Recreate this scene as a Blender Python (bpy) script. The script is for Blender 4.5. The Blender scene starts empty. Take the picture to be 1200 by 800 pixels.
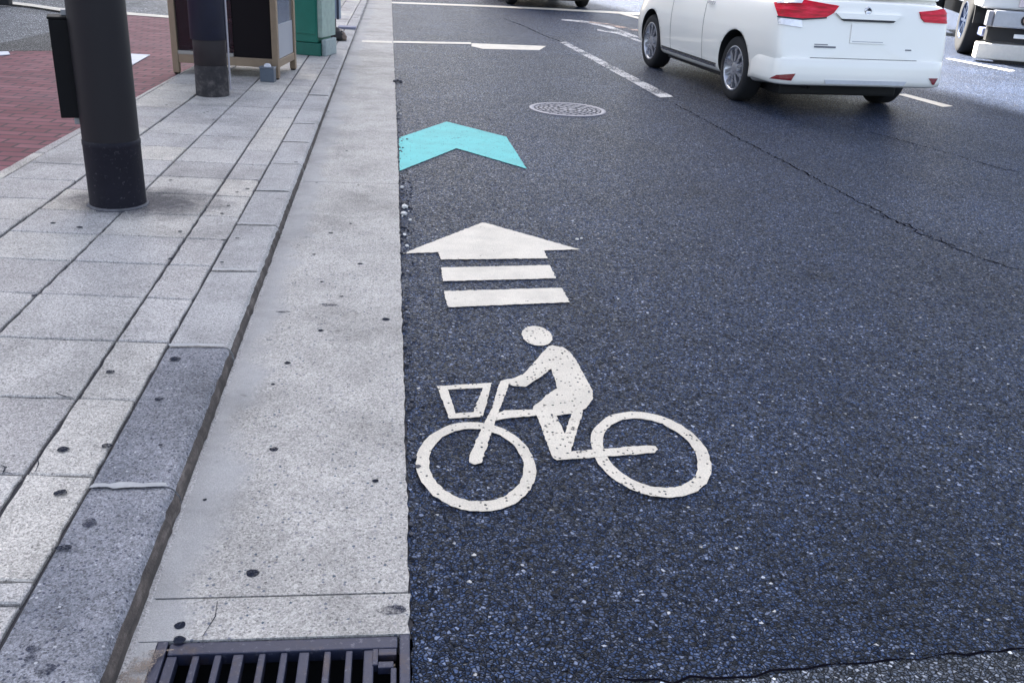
import bpy, bmesh, math, random
from mathutils import Vector, Matrix
from mathutils.bvhtree import BVHTree
random.seed(7)
sc = bpy.context.scene
COL = sc.collection

# ------------------------------------------------------------------ camera
F, CAM_H = 1100.0, 1.4
RW = Matrix(((0.9925201319973783, -0.006342545140765808, -0.12191619950213424),
             (-0.10903625943376466, 0.40310374699755425, -0.9086354952813722),
             (0.05490793848433586, 0.915132308072264, 0.3993970167812114)))
EYE = Vector((0, 0, CAM_H))
cd = bpy.data.cameras.new('camera'); cam = bpy.data.objects.new('camera', cd); COL.objects.link(cam)
cd.sensor_width = 36; cd.lens = 36 * F / 1200; cd.clip_start = .05; cd.clip_end = 2000
cam.matrix_world = Matrix.Translation(EYE) @ RW.to_4x4()
sc.camera = cam
def ray(u, v): return (RW @ Vector(((u - 600) / F, -(v - 400) / F, -1))).normalized()
def W(u, v, z=0.0):                       # survey: a point of the photograph on the level z
    d = ray(u, v); t = (z - CAM_H) / d.z
    return Vector((d.x * t, d.y * t, z))

# ------------------------------------------------------------------ node helpers
def mat(name):
    m = bpy.data.materials.new(name); m.use_nodes = True
    nt = m.node_tree; b = nt.nodes['Principled BSDF']
    return m, nt, b
def N(nt, t, **k):
    n = nt.nodes.new(t)
    for a, v in k.items():
        if a.startswith('i_'): n.inputs[a[2:].replace('_', ' ')].default_value = v
        else: setattr(n, a, v)
    return n
def L(nt, a, b): nt.links.new(a, b)
def pos(nt): return N(nt, 'ShaderNodeNewGeometry').outputs['Position']
def noise(nt, vec, scale, detail=3, rough=.55):
    n = N(nt, 'ShaderNodeTexNoise'); n.inputs['Scale'].default_value = scale
    n.inputs['Detail'].default_value = detail; n.inputs['Roughness'].default_value = rough
    L(nt, vec, n.inputs['Vector']); return n.outputs['Fac']
def voro(nt, vec, scale, feature='F1'):
    n = N(nt, 'ShaderNodeTexVoronoi'); n.feature = feature; n.inputs['Scale'].default_value = scale
    L(nt, vec, n.inputs['Vector']); return n
def ramp(nt, fac, stops, interp='LINEAR'):
    n = N(nt, 'ShaderNodeValToRGB'); cr = n.color_ramp; cr.interpolation = interp
    while len(cr.elements) < len(stops): cr.elements.new(.5)
    for e, (p, c) in zip(cr.elements, stops):
        e.position = p; e.color = (c, c, c, 1) if isinstance(c, (int, float)) else (*c, 1)
    L(nt, fac, n.inputs[0]); return n.outputs[0]
def mix(nt, fac, a, b, mode='MIX'):
    n = N(nt, 'ShaderNodeMix'); n.data_type = 'RGBA'; n.blend_type = mode
    for s, x in ((n.inputs[0], fac), (n.inputs[6], a), (n.inputs[7], b)):
        if isinstance(x, bpy.types.NodeSocket): L(nt, x, s)
        elif isinstance(x, (int, float)): s.default_value = x if s == n.inputs[0] else (x, x, x, 1)
        else: s.default_value = (*x, 1)
    return n.outputs[2]
def mth(nt, op, a, b=0.0):
    n = N(nt, 'ShaderNodeMath'); n.operation = op
    for s, x in ((n.inputs[0], a), (n.inputs[1], b)):
        if isinstance(x, bpy.types.NodeSocket): L(nt, x, s)
        else: s.default_value = x
    return n.outputs[0]
def bump(nt, h, b, strength, dist):
    n = N(nt, 'ShaderNodeBump'); n.inputs['Strength'].default_value = strength; n.inputs['Distance'].default_value = dist
    L(nt, h, n.inputs['Height']); L(nt, n.outputs[0], b.inputs['Normal']); return n
def sep(nt, v):
    n = N(nt, 'ShaderNodeSeparateXYZ'); L(nt, v, n.inputs[0]); return n.outputs
def simple(name, col, rough=.5, metal=0.0, var=.12, scale=25, coat=0.0, bmp=0.0):
    m, nt, b = mat(name); tc = N(nt, 'ShaderNodeTexCoord').outputs['Object']
    f = noise(nt, tc, scale, 4)
    c = mix(nt, f, tuple(x * (1 - var) for x in col), tuple(min(1, x * (1 + var)) for x in col))
    L(nt, c, b.inputs['Base Color']); b.inputs['Metallic'].default_value = metal
    r = N(nt, 'ShaderNodeMapRange'); r.inputs[3].default_value = max(.02, rough - .08); r.inputs[4].default_value = min(1, rough + .1)
    L(nt, f, r.inputs[0]); L(nt, r.outputs[0], b.inputs['Roughness'])
    b.inputs['Coat Weight'].default_value = coat; b.inputs['Coat Roughness'].default_value = .04
    if bmp: bump(nt, f, b, bmp, .004)
    return m

# ------------------------------------------------------------------ materials of the ground
def asphalt(name, tint=(1, 1, 1), gain=1.0, scale=78):
    m, nt, b = mat(name); p = pos(nt)
    w = N(nt, 'ShaderNodeTexNoise'); w.inputs['Scale'].default_value = 60; L(nt, p, w.inputs['Vector'])
    pw = N(nt, 'ShaderNodeVectorMath', operation='MULTIPLY_ADD'); L(nt, w.outputs['Color'], pw.inputs[0])
    pw.inputs[1].default_value = (.012, .012, .0); L(nt, p, pw.inputs[2]); p2 = pw.outputs[0]
    v1 = voro(nt, p2, scale); e1 = voro(nt, p2, scale, 'DISTANCE_TO_EDGE')
    v2 = voro(nt, p2, scale * 2.3); 
    s1 = sep(nt, v1.outputs['Color']); s2 = sep(nt, v2.outputs['Color'])
    g = gain
    t = lambda k: tuple(k * g * x for x in tint)
    tp = lambda k: tuple(k * g * (.55 + .45 * x) for x in tint)
    c1 = ramp(nt, s1[0], [(0, t(.008)), (.35, t(.030)), (.72, t(.072)), (.94, tp(.13)), (.987, tp(.27)), (1, (.42 * g,) * 3)])
    c2 = ramp(nt, s2[1], [(0, t(.010)), (.5, t(.036)), (.9, t(.072)), (1, tp(.17))])
    pick = ramp(nt, s1[2], [(.62, 0.0), (.66, 1.0)])
    c = mix(nt, pick, c1, c2)
    gap = ramp(nt, e1.outputs['Distance'], [(0, .05), (.06, .18), (.17, 1.0), (.4, 1.12)])
    c = mix(nt, 1.0, c, gap, 'MULTIPLY')
    big = ramp(nt, noise(nt, p, .9, 5, .6), [(.28, .72), (.72, 1.28)])
    c = mix(nt, 1.0, c, big, 'MULTIPLY')
    mid = ramp(nt, noise(nt, p, 9, 3, .6), [(.3, .86), (.7, 1.15)])
    c = mix(nt, 1.0, c, mid, 'MULTIPLY')
    oil = ramp(nt, mth(nt, 'ADD', mth(nt, 'MULTIPLY', noise(nt, p, 2.1, 3), .7), mth(nt, 'MULTIPLY', noise(nt, p, 19, 4, .7), .3)), [(.34, .70), (.43, 1.0), (.62, 1.0), (.70, 1.18)])
    c = mix(nt, 1.0, c, oil, 'MULTIPLY')
    # wheel-polished lane and tyre marks run along the road
    st = N(nt, 'ShaderNodeMapping'); st.inputs['Scale'].default_value = (1.6, .05, 1); L(nt, p, st.inputs[0])
    lane = ramp(nt, noise(nt, st.outputs[0], 1.0, 3, .5), [(.35, .90), (.65, 1.13)])
    c = mix(nt, 1.0, c, lane, 'MULTIPLY')
    L(nt, c, b.inputs['Base Color']); b.inputs['Specular IOR Level'].default_value = .11
    r = N(nt, 'ShaderNodeMapRange'); r.inputs[3].default_value = .34; r.inputs[4].default_value = .75
    L(nt, s1[1], r.inputs[0]); L(nt, r.outputs[0], b.inputs['Roughness'])
    h = mth(nt, 'ADD', mth(nt, 'MULTIPLY', mth(nt, 'MINIMUM', e1.outputs['Distance'], .22), 2.4), mth(nt, 'MULTIPLY', s1[1], .75))
    # every stone's face leans its own way
    dv = N(nt, 'ShaderNodeVectorMath', operation='SUBTRACT'); L(nt, p2, dv.inputs[0]); L(nt, v1.outputs['Position'], dv.inputs[1])
    cv = N(nt, 'ShaderNodeVectorMath', operation='SUBTRACT'); L(nt, v1.outputs['Color'], cv.inputs[0]); cv.inputs[1].default_value = (.5, .5, .5)
    dt = N(nt, 'ShaderNodeVectorMath', operation='DOT_PRODUCT'); L(nt, dv.outputs[0], dt.inputs[0]); L(nt, cv.outputs[0], dt.inputs[1])
    h = mth(nt, 'ADD', h, mth(nt, 'MULTIPLY', dt.outputs['Value'], scale * 1.3))
    h = mth(nt, 'ADD', h, mth(nt, 'MULTIPLY', noise(nt, p, 420, 2), .35))
    bump(nt, h, b, 1.0, .007)
    return m
TINT = (.56, .93, 1.95)
M = {}
M['asphalt'] = asphalt('asphalt', TINT, 1.22, 112)
M['asphalt_patch'] = asphalt('asphalt_patch', (.86, 1.0, 1.3), 2.6, 112)
M['side_road'] = asphalt('side_road_asphalt', (.95, 1, 1.1), 4.6, 110); M['ground'] = asphalt('far_ground', (1, 1, 1.05), 1.3, 40)
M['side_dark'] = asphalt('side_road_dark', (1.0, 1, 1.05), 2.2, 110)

def concrete(name, lo, hi, speck=.3, sscale=170, smooth_x=None, isl=False, coarse=None):
    m, nt, b = mat(name); p = pos(nt)
    f = noise(nt, p, 6, 6, .65); c = mix(nt, ramp(nt, f, [(.3, 0.0), (.7, 1.0)]), lo, hi)
    v = voro(nt, p, sscale); s = sep(nt, v.outputs['Color'])
    sp = ramp(nt, s[0], [(0, 1 - speck * .45), (.25, 1 - speck * .2), (.6, 1.0), (1, 1.0 + speck * .22)])
    c1 = mix(nt, 1.0, c, sp, 'MULTIPLY')
    gran = ramp(nt, noise(nt, p, 210, 5, .85), [(.36, 1 - speck * .75), (.47, 1.0), (.60, 1 + speck * .38)])
    c1 = mix(nt, 1.0, c1, gran, 'MULTIPLY')
    for ds, pr, dark in ((150, .20, .45), (88, .09, .38)):      # loose dark grains
        dv_ = voro(nt, p, ds); dc = sep(nt, dv_.outputs['Color'])
        dd = mth(nt, 'ADD', dv_.outputs['Distance'], mth(nt, 'MULTIPLY', noise(nt, p, ds * 2.5, 2), .35))
        k_ = mth(nt, 'MULTIPLY', ramp(nt, dd, [(.40, 1.0), (.50, 0.0)]), ramp(nt, dc[0], [(pr, 1.0), (pr + .01, 0.0)]))
        c1 = mix(nt, mth(nt, 'MULTIPLY', k_, min(1, speck * 1.25)), c1, mix(nt, 1.0, c1, dark, 'MULTIPLY'))
    hh = s[0]
    if coarse:                            # exposed aggregate: dark and pale pebbles
        vv = voro(nt, p, coarse[0]); ss = sep(nt, vv.outputs['Color'])
        wob = mth(nt, 'ADD', vv.outputs['Distance'], mth(nt, 'MULTIPLY', noise(nt, p, coarse[0] * 2.2, 3), .5))
        inside = ramp(nt, wob, [(.50, 1.0), (.60, 0.0)])
        sel = ramp(nt, ss[0], [(coarse[1] - .02, 1.0), (coarse[1] + .02, 0.0)])
        pc = ramp(nt, ss[1], [(0, coarse[2]), (.6, coarse[3]), (1, coarse[4])])
        c1 = mix(nt, mth(nt, 'MULTIPLY', inside, sel), c1, pc)
    if smooth_x is not None:              # a clean trowelled margin beside the kerb
        x = sep(nt, p)[0]
        edge = mth(nt, 'ADD', x, mth(nt, 'MULTIPLY', mth(nt, 'SUBTRACT', noise(nt, p, 3.2, 4, .6), .5), .30))
        k = ramp(nt, mth(nt, 'ADD', edge, 1.0), [(1 + smooth_x - .035, 0.0), (min(1, 1 + smooth_x + .05), 1.0)])
        sm = mix(nt, noise(nt, p, 14, 5), (.275, .272, .270), (.36, .353, .345))
        c1 = mix(nt, k, sm, c1)
    st = ramp(nt, noise(nt, p, 1.7, 5, .7), [(.30, .66), (.50, .97), (.75, 1.10)])
    c1 = mix(nt, 1.0, c1, st, 'MULTIPLY')
    fine = ramp(nt, noise(nt, p, 330, 2, .6), [(.3, .80), (.7, 1.16)])
    c1 = mix(nt, 1.0, c1, fine, 'MULTIPLY')
    blot = ramp(nt, noise(nt, p, 17, 3, .55), [(.24, .62), (.33, 1.0)])
    c1 = mix(nt, 1.0, c1, blot, 'MULTIPLY')
    if isl:
        ri = N(nt, 'ShaderNodeNewGeometry').outputs['Random Per Island']
        c1 = mix(nt, 1.0, c1, ramp(nt, ri, [(0, (.84, .83, .84)), (.4, (.97, .97, .99)), (.8, (1.05, 1.04, 1.02)), (1, (1.16, 1.13, 1.07))]), 'MULTIPLY')
    L(nt, c1, b.inputs['Base Color']); b.inputs['Roughness'].default_value = .82
    b.inputs['Specular IOR Level'].default_value = .35
    h = mth(nt, 'ADD', hh, mth(nt, 'MULTIPLY', noise(nt, p, 260, 3), 1.2)); bump(nt, h, b, .45, .002)
    return m
M['gutter'] = concrete('gutter_concrete', (.315, .30, .28), (.41, .39, .362), .75, 190, -.455, False,
                       (78, .20, (.05, .075, .105), (.17, .17, .195), (.28, .27, .27)))
M['tile'] = concrete('paving_slab', (.355, .338, .318), (.45, .428, .402), .85, 210, None, True)
M['kerb'] = concrete('kerb_concrete', (.29, .28, .275), (.37, .36, .352), .7, 220)
M['kerb_coarse'] = concrete('kerb_exposed_aggregate', (.13, .135, .155), (.235, .235, .255), 1.0, 170, None, False,
                            (92, .42, (.028, .032, .055), (.07, .075, .10), (.42, .42, .43)))
M['mortar'] = simple('pale_mortar', (.33, .33, .33), .85, var=.3, scale=40)
M['grout'] = simple('dark_joint', (.035, .034, .04), .95, var=.4, scale=60)
M['gum'] = simple('trodden_gum', (.011, .014, .026), .9, var=.35, scale=160)
M['gum'].node_tree.nodes['Principled BSDF'].inputs['Specular IOR Level'].default_value = .1
nt = M['gum'].node_tree; p = pos(nt); tr = N(nt, 'ShaderNodeBsdfTransparent'); ms = N(nt, 'ShaderNodeMixShader')
L(nt, ramp(nt, mth(nt, 'ADD', mth(nt, 'MULTIPLY', noise(nt, p, 33, 4, .7), .55), mth(nt, 'MULTIPLY', noise(nt, p, 210, 3), .45)), [(.36, .25), (.50, .93)]), ms.inputs[0])
L(nt, tr.outputs[0], ms.inputs[1]); L(nt, nt.nodes['Principled BSDF'].outputs[0], ms.inputs[2]); L(nt, ms.outputs[0], nt.nodes['Material Output'].inputs[0])
M['smudge'] = simple('dark_smudge', (.055, .057, .082), .85, var=.4, scale=120)
m, nt, b = mat('soft_dark_stain'); p = pos(nt); b.inputs['Base Color'].default_value = (.030, .033, .052, 1); b.inputs['Roughness'].default_value = .9; b.inputs['Specular IOR Level'].default_value = .1
tr = N(nt, 'ShaderNodeBsdfTransparent'); ms = N(nt, 'ShaderNodeMixShader'); L(nt, ramp(nt, mth(nt, 'ADD', mth(nt, 'MULTIPLY', noise(nt, p, 40, 4, .7), .6), mth(nt, 'MULTIPLY', noise(nt, p, 190, 3), .4)), [(.40, 0.0), (.60, .9)]), ms.inputs[0]); L(nt, tr.outputs[0], ms.inputs[1]); L(nt, b.outputs[0], ms.inputs[2]); L(nt, ms.outputs[0], nt.nodes['Material Output'].inputs[0]); M['smudge'] = m
M['crack'] = simple('open_crack', (.005, .005, .008), 1.0); M['crack'].node_tree.nodes['Principled BSDF'].inputs['Specular IOR Level'].default_value = 0
m, nt, b = mat('kerb_face_dirt'); p = pos(nt)
mp = N(nt, 'ShaderNodeMapping'); mp.inputs['Scale'].default_value = (8, 8, 26); L(nt, p, mp.inputs[0])
f = noise(nt, mp.outputs[0], 1.2, 6, .7)
L(nt, ramp(nt, f, [(.30, (.024, .020, .019)), (.52, (.058, .046, .040)), (.68, (.13, .108, .095)), (.80, (.33, .31, .30))]), b.inputs['Base Color'])
b.inputs['Roughness'].default_value = .9; bump(nt, noise(nt, p, 130, 4), b, .6, .004); M['kerb_face'] = m
m, nt, b = mat('maroon_brick_paving'); p = pos(nt)
mp = N(nt, 'ShaderNodeMapping'); mp.inputs['Rotation'].default_value = (0, 0, .10); L(nt, p, mp.inputs[0])
bt = N(nt, 'ShaderNodeTexBrick'); L(nt, mp.outputs[0], bt.inputs['Vector'])
bt.inputs['Color1'].default_value = (.120, .032, .044, 1); bt.inputs['Color2'].default_value = (.185, .066, .082, 1); bt.inputs['Mortar'].default_value = (.045, .024, .030, 1)
bt.inputs['Scale'].default_value = 1; bt.inputs['Mortar Size'].default_value = .010; b.inputs['Specular IOR Level'].default_value = .25; bt.inputs['Brick Width'].default_value = .22; bt.inputs['Row Height'].default_value = .11
c = mix(nt, 1.0, bt.outputs['Color'], ramp(nt, noise(nt, p, 2.2, 6, .7), [(.3, .78), (.75, 1.3)]), 'MULTIPLY')
gr = ramp(nt, noise(nt, p, .8, 4, .6), [(.5, 0.0), (.8, .3)]); c = mix(nt, gr, c, (.16, .13, .16))
L(nt, c, b.inputs['Base Color']); b.inputs['Roughness'].default_value = .75; bump(nt, bt.outputs['Fac'], b, -.5, .004); M['brick'] = m

def paint(name, col, pits=0.0, wear=0.0):
    m, nt, b = mat(name); p = pos(nt)
    f = noise(nt, p, 7, 5, .65)
    c = mix(nt, f, tuple(x * .86 for x in col), tuple(min(.88, x * 1.07) for x in col))
    c = mix(nt, 1.0, c, ramp(nt, noise(nt, p, 150, 3), [(.3, .92), (.6, 1.0)]), 'MULTIPLY')
    ve = voro(nt, p, 112, 'DISTANCE_TO_EDGE')                      # the stones under the film
    c = mix(nt, 1.0, c, ramp(nt, ve.outputs['Distance'], [(0, .80), (.14, 1.0)]), 'MULTIPLY')
    c = mix(nt, 1.0, c, ramp(nt, noise(nt, p, 3.5, 4, .65), [(.32, .86), (.55, 1.0)]), 'MULTIPLY')
    L(nt, c, b.inputs['Base Color']); b.inputs['Roughness'].default_value = .65
    bump(nt, mth(nt, 'ADD', mth(nt, 'MINIMUM', ve.outputs['Distance'], .2), mth(nt, 'MULTIPLY', noise(nt, p, 110, 3), .3)), b, .6, .004)
    out = nt.nodes['Material Output']; tr = N(nt, 'ShaderNodeBsdfTransparent'); ms = N(nt, 'ShaderNodeMixShader')
    fac = None
    if pits:
        v = voro(nt, p, 72); s = sep(nt, v.outputs['Color'])
        d = mth(nt, 'ADD', v.outputs['Distance'], mth(nt, 'MULTIPLY', noise(nt, p, 190, 3), .55))
        fac = mth(nt, 'MULTIPLY', ramp(nt, d, [(.50, 1.0), (.58, 0.0)]), ramp(nt, s[0], [(pits, 1.0), (pits + .01, 0.0)]))
    if wear:
        wv = ramp(nt, mth(nt, 'ADD', mth(nt, 'MULTIPLY', noise(nt, p, 45, 4, .7), .6), mth(nt, 'MULTIPLY', noise(nt, p, 3, 3), .4)), [(wear - .03, 1.0), (wear + .03, 0.0)])
        fac = wv if fac is None else mth(nt, 'MAXIMUM', fac, wv)
    if fac is not None:
        L(nt, fac, ms.inputs[0]); L(nt, b.outputs[0], ms.inputs[1]); L(nt, tr.outputs[0], ms.inputs[2]); L(nt, ms.outputs[0], out.inputs[0])
    return m
M['paint_white'] = paint('road_paint_and_sun_beam', (.60, .55, .465), 0, .352)
M['paint_pitted'] = paint('pitted_white_road_paint', (.58, .53, .445), .30, .36)
M['paint_cyan'] = paint('turquoise_road_paint', (.030, .43, .43), .10, .372)
M['worn_and_glint'] = paint('worn_paint_and_glint', (.52, .52, .53), .3, .49)  # serves the worn lane dash and the painted glints off the car
M['glint_orange'] = paint('orange_car_glint', (.45, .30, .23), .2, .51)  # orange sunlight off the car, held in the paint colour

# ------------------------------------------------------------------ objects and mesh helpers
def tag(o, label=None, cat=None, group=None, kind=None):
    if label: o['label'] = label
    if cat: o['category'] = cat
    if group: o['group'] = group
    if kind: o['kind'] = kind
    return o
def empty(name, loc, label, cat, rz=0.0, group=None):
    o = bpy.data.objects.new(name, None); COL.objects.link(o); o.location = loc; o.rotation_euler = (0, 0, rz)
    o.empty_display_size = .2
    return tag(o, label, cat, group)
def link(name, bm, mats, parent=None, smooth=False, world=True):
    bmesh.ops.recalc_face_normals(bm, faces=bm.faces)
    me = bpy.data.meshes.new(name); bm.to_mesh(me); bm.free()
    for mm in (mats if isinstance(mats, (list, tuple)) else [mats]): me.materials.append(mm)
    if smooth:
        for f_ in me.polygons: f_.use_smooth = True
    o = bpy.data.objects.new(name, me); COL.objects.link(o)
    if parent: o.parent = parent
    return o
def flat(name, bm, mats, parent=None):    # a sheet: every face looks up
    for f_ in bm.faces:
        f_.normal_update()
        if f_.normal.z < 0: f_.normal_flip()
    me = bpy.data.meshes.new(name); bm.to_mesh(me); bm.free()
    for mm in (mats if isinstance(mats, (list, tuple)) else [mats]): me.materials.append(mm)
    o = bpy.data.objects.new(name, me); COL.objects.link(o)
    if parent: o.parent = parent
    return o
def ragged(pts, step=.02, j=.0016):
    out = []
    for i in range(len(pts)):
        a, b_ = Vector(pts[i]), Vector(pts[(i + 1) % len(pts)]); n = max(1, int((b_ - a).length / step))
        for k in range(n):
            q = a.lerp(b_, k / n); out.append(q + Vector((random.gauss(0, j), random.gauss(0, j), 0)))
    return out
def fill(bm, loops, z, mi=0):
    es = []
    for lp in loops:
        vs = [bm.verts.new((q[0], q[1], z)) for q in lp]
        es += [bm.edges.new((vs[i], vs[(i + 1) % len(vs)])) for i in range(len(vs))]
    r = bmesh.ops.triangle_fill(bm, use_beauty=True, use_dissolve=False, edges=es)
    for g_ in r['geom']:
        if isinstance(g_, bmesh.types.BMFace): g_.material_index = mi
def px(pts, z=0.0): return [W(u, v, z) for u, v in pts]
def sheet(name, loops, z, m_, parent=None, step=.02, j=.0016):
    bm = bmesh.new(); fill(bm, [ragged(l, step, j) if step else l for l in loops], z); return flat(name, bm, m_, parent)
def box(bm, x0, x1, y0, y1, z0, z1, mi=0, T=None):
    vs = [bm.verts.new(Vector(c)) for c in ((x0, y0, z0), (x1, y0, z0), (x1, y1, z0), (x0, y1, z0), (x0, y0, z1), (x1, y0, z1), (x1, y1, z1), (x0, y1, z1))]
    if T: 
        for v in vs: v.co = T @ v.co
    for q in ((3, 2, 1, 0), (4, 5, 6, 7), (0, 1, 5, 4), (1, 2, 6, 5), (2, 3, 7, 6), (3, 0, 4, 7)):
        bm.faces.new([vs[i] for i in q]).material_index = mi
    return vs
def boxes(name, bl, m_, parent=None, bev=.004, seg=2):
    bm = bmesh.new()
    for b_ in bl: box(bm, *b_)
    if bev: bmesh.ops.bevel(bm, geom=list(bm.edges), offset=bev, segments=seg, affect='EDGES', profile=.6)
    return link(name, bm, m_, parent, False)
def lathe(bm, prof, n=48, axis='Z', c=(0, 0, 0), mi=0, cap=False):
    rings = []
    for r, h in prof:
        ring = []
        for k in range(n):
            a = 2 * math.pi * k / n; x, y = r * math.cos(a), r * math.sin(a)
            co = (x, y, h) if axis == 'Z' else (h, x, y)
            ring.append(bm.verts.new(Vector(co) + Vector(c)))
        rings.append(ring)
    for i in range(len(rings) - 1):
        for k in range(n):
            f_ = bm.faces.new((rings[i][k], rings[i][(k + 1) % n], rings[i + 1][(k + 1) % n], rings[i + 1][k])); f_.material_index = mi; f_.smooth = True
    if cap:
        for rg in (rings[0], rings[-1]): bm.faces.new(rg).material_index = mi
    return rings
def blob(c, r, n=20, squash=(1, 1), rough=.13):
    ph = random.random() * 6
    return [Vector((c[0] + r * squash[0] * (1 + rough * math.sin(3 * a + ph) * random.uniform(.4, 1)) * math.cos(a),
                    c[1] + r * squash[1] * (1 + rough * math.cos(2 * a + ph) * random.uniform(.4, 1)) * math.sin(a), c[2])) for a in [2 * math.pi * k / n for k in range(n)]]
def strip(bm, path, w, z, mi=0, jit=.004):
    pts = []
    for i in range(len(path) - 1):
        a, b_ = path[i], path[i + 1]; n = max(1, int((b_ - a).length / .035))
        for k in range(n): pts.append(a.lerp(b_, k / n) + Vector((random.gauss(0, jit), random.gauss(0, jit), 0)))
    pts.append(path[-1]); prev = None
    for i, q in enumerate(pts):
        d = (pts[min(i + 1, len(pts) - 1)] - pts[max(i - 1, 0)]).normalized(); nn = Vector((-d.y, d.x, 0))
        ww = w * random.uniform(.25, 1.3) * (.3 if i in (0, len(pts) - 1) else 1)
        a, b_ = bm.verts.new((q.x + nn.x * ww, q.y + nn.y * ww, z)), bm.verts.new((q.x - nn.x * ww, q.y - nn.y * ww, z))
        if prev: bm.faces.new((prev[0], prev[1], b_, a)).material_index = mi
        prev = (a, b_)

# ------------------------------------------------------------------ ground, road, gutter
ZS = .065
bm = bmesh.new(); fill(bm, [[Vector(c) for c in ((-900, -900, 0), (900, -900, 0), (900, 900, 0), (-900, 900, 0))]], -.32)
tag(flat('ground', bm, M['ground']), kind='structure')
GE = [(.045, -3)] + [tuple(W(u, v)[:2]) for u, v in ((481, 740), (478.5, 600), (475, 480), (470.5, 330), (467.5, 205), (465, 140), (461.5, 60), (459, 1))]
GE.append((GE[-1][0] - .5, 60))
def gut_edge(y):
    for (x0, y0), (x1, y1) in zip(GE, GE[1:]):
        if y <= y1: return x0 + (x1 - x0) * (y - y0) / (y1 - y0)
    return GE[-1][0]
# grate pit
PIT = dict(x0=-.505, y1=W(330, 752)[1], y0=W(330, 752)[1] - .42)
bm = bmesh.new()
ys = []; y = -3.0
while y < 30: ys.append(y); y += .025 if y < 8 else .12
edge = [Vector((gut_edge(y) + random.gauss(0, .0035), y, 0)) for y in ys]
lp = edge + [Vector((GE[-1][0], 60, 0)), Vector((60, 60, 0)), Vector((60, -3, 0))]
fill(bm, [lp], 0.0)
# seams and cracks in the surface
strip(bm, px([(1200, 318), (1140, 300), (1075, 272), (1010, 238), (960, 212), (920, 190), (870, 165), (830, 143), (790, 122)]), .0065, .0012, 1, .013)
strip(bm, px([(1010, 245), (1060, 262), (1120, 290)]), .004, .0012, 1, .012)
strip(bm, px([(1020, 155), (1100, 176), (1145, 190), (1200, 204)]), .0065, .0012, 1, .013)
strip(bm, px([(660, 50), (640, 43), (612, 30), (590, 22)]), .012, .0012, 1, .01)
strip(bm, px([(700, 795), (790, 799), (860, 795), (930, 787), (1000, 778), (1100, 770), (1200, 761)]), .0035, .0050, 1, .004)
road = tag(flat('road', bm, [M['asphalt'], M['crack']]), kind='structure')
tag(sheet('road_patch', [px([(770, 800), (860, 797), (930, 789), (1000, 780), (1100, 772), (1260, 758), (1300, 900), (760, 900)])], .004, M['asphalt_patch'], None, .012, .003), kind='structure')

def kbot(y): return -.534 - .0038 * y
def gum(bm, u, v, r, z, mi, sq=(1, 1)):
    fill(bm, [blob(W(u, v, z), r, 20, sq)], z, mi)
# gutter slabs (trowelled concrete, a shallow lip above the asphalt)
ZG = .007
bm = bmesh.new()
gj = [PIT['y1'] + .004, W(330, 700)[1] - .002, W(410, 215.5)[1], 9.4, 13.5, 19, 30]
for a, b_ in zip(gj, gj[1:]):
    left, right = [], []
    n = max(2, int((b_ - a) / .03)) if a < 8 else max(2, int((b_ - a) / .15))
    for k in range(n + 1):
        y = a + .003 + (b_ - a - .006) * k / n
        right.append(Vector((gut_edge(y) - .003 + random.gauss(0, .0022), y, 0))); left.append(Vector((-.528 - .0035 * y, y - .02 * 0, 0)))
    sk = .055 if a < 2 else .02            # joints run a little askew
    for q, s_ in ((left, -1),):
        for v in q: v.y -= 0
    loop = right + left[::-1]
    vs0 = [bm.verts.new((q.x, q.y, ZG)) for q in loop]; bm.faces.new(vs0)
    vs1 = [bm.verts.new((q.x, q.y, -.05)) for q in loop]
    for k in range(len(loop)):
        k2 = (k + 1) % len(loop); bm.faces.new((vs0[k], vs1[k], vs1[k2], vs0[k2])).material_index = 0
for u, v, r, s_ in ((211, 732, .013, 1), (210, 749, .014, 1), (296, 671, .017, 1), (321, 526, .014, 1), (440, 563, .010, 1), (337, 425, .012, 1), (376, 387, .012, 1),
                    (368, 298, .010, 1), (422, 309, .013, 1), (452, 374, .017, 1), (371, 214, .008, 1), (420, 217, .010, 1), (388, 273, .013, 1), (411, 262, .009, 1), (400, 347, .010, 1), (377, 330, .008, 1), (406, 177, .010, 1), (320, 450, .007, 1), (240, 585, .006, 1)):
    gum(bm, u, v, r * .9, ZG + .0012, 1, (1, 1))
gum(bm, 460, 714, .030, ZG + .0012, 2, (1.1, .5)); gum(bm, 385, 357, .030, ZG + .0012, 2, (1.2, .5)); gum(bm, 332, 365, .02, ZG + .0012, 2, (1.4, .5))
strip(bm, px([(255, 703), (252, 722), (240, 745), (238, 760)], ZG), .0016, ZG + .0012, 1, .002)
fill(bm, [[Vector((kbot(1.5), PIT['y0'] - .05, 0)), Vector((-.4905, PIT['y0'] - .05, 0)), Vector((-.4905, PIT['y1'] + .005, 0)), Vector((kbot(1.5), PIT['y1'] + .005, 0))]], ZG - .001, 0)
tag(flat('gutter', bm, [M['gutter'], M['gum'], M['smudge']]), kind='structure')
bm = bmesh.new(); fill(bm, [[Vector(c) for c in ((-.56, PIT['y1'] + .002, 0), (.04, PIT['y1'] + .002, 0), (-.17, 30, 0), (-.66, 30, 0))]], -.004)
tag(flat('gutter_bed', bm, M['grout']), kind='structure')

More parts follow.
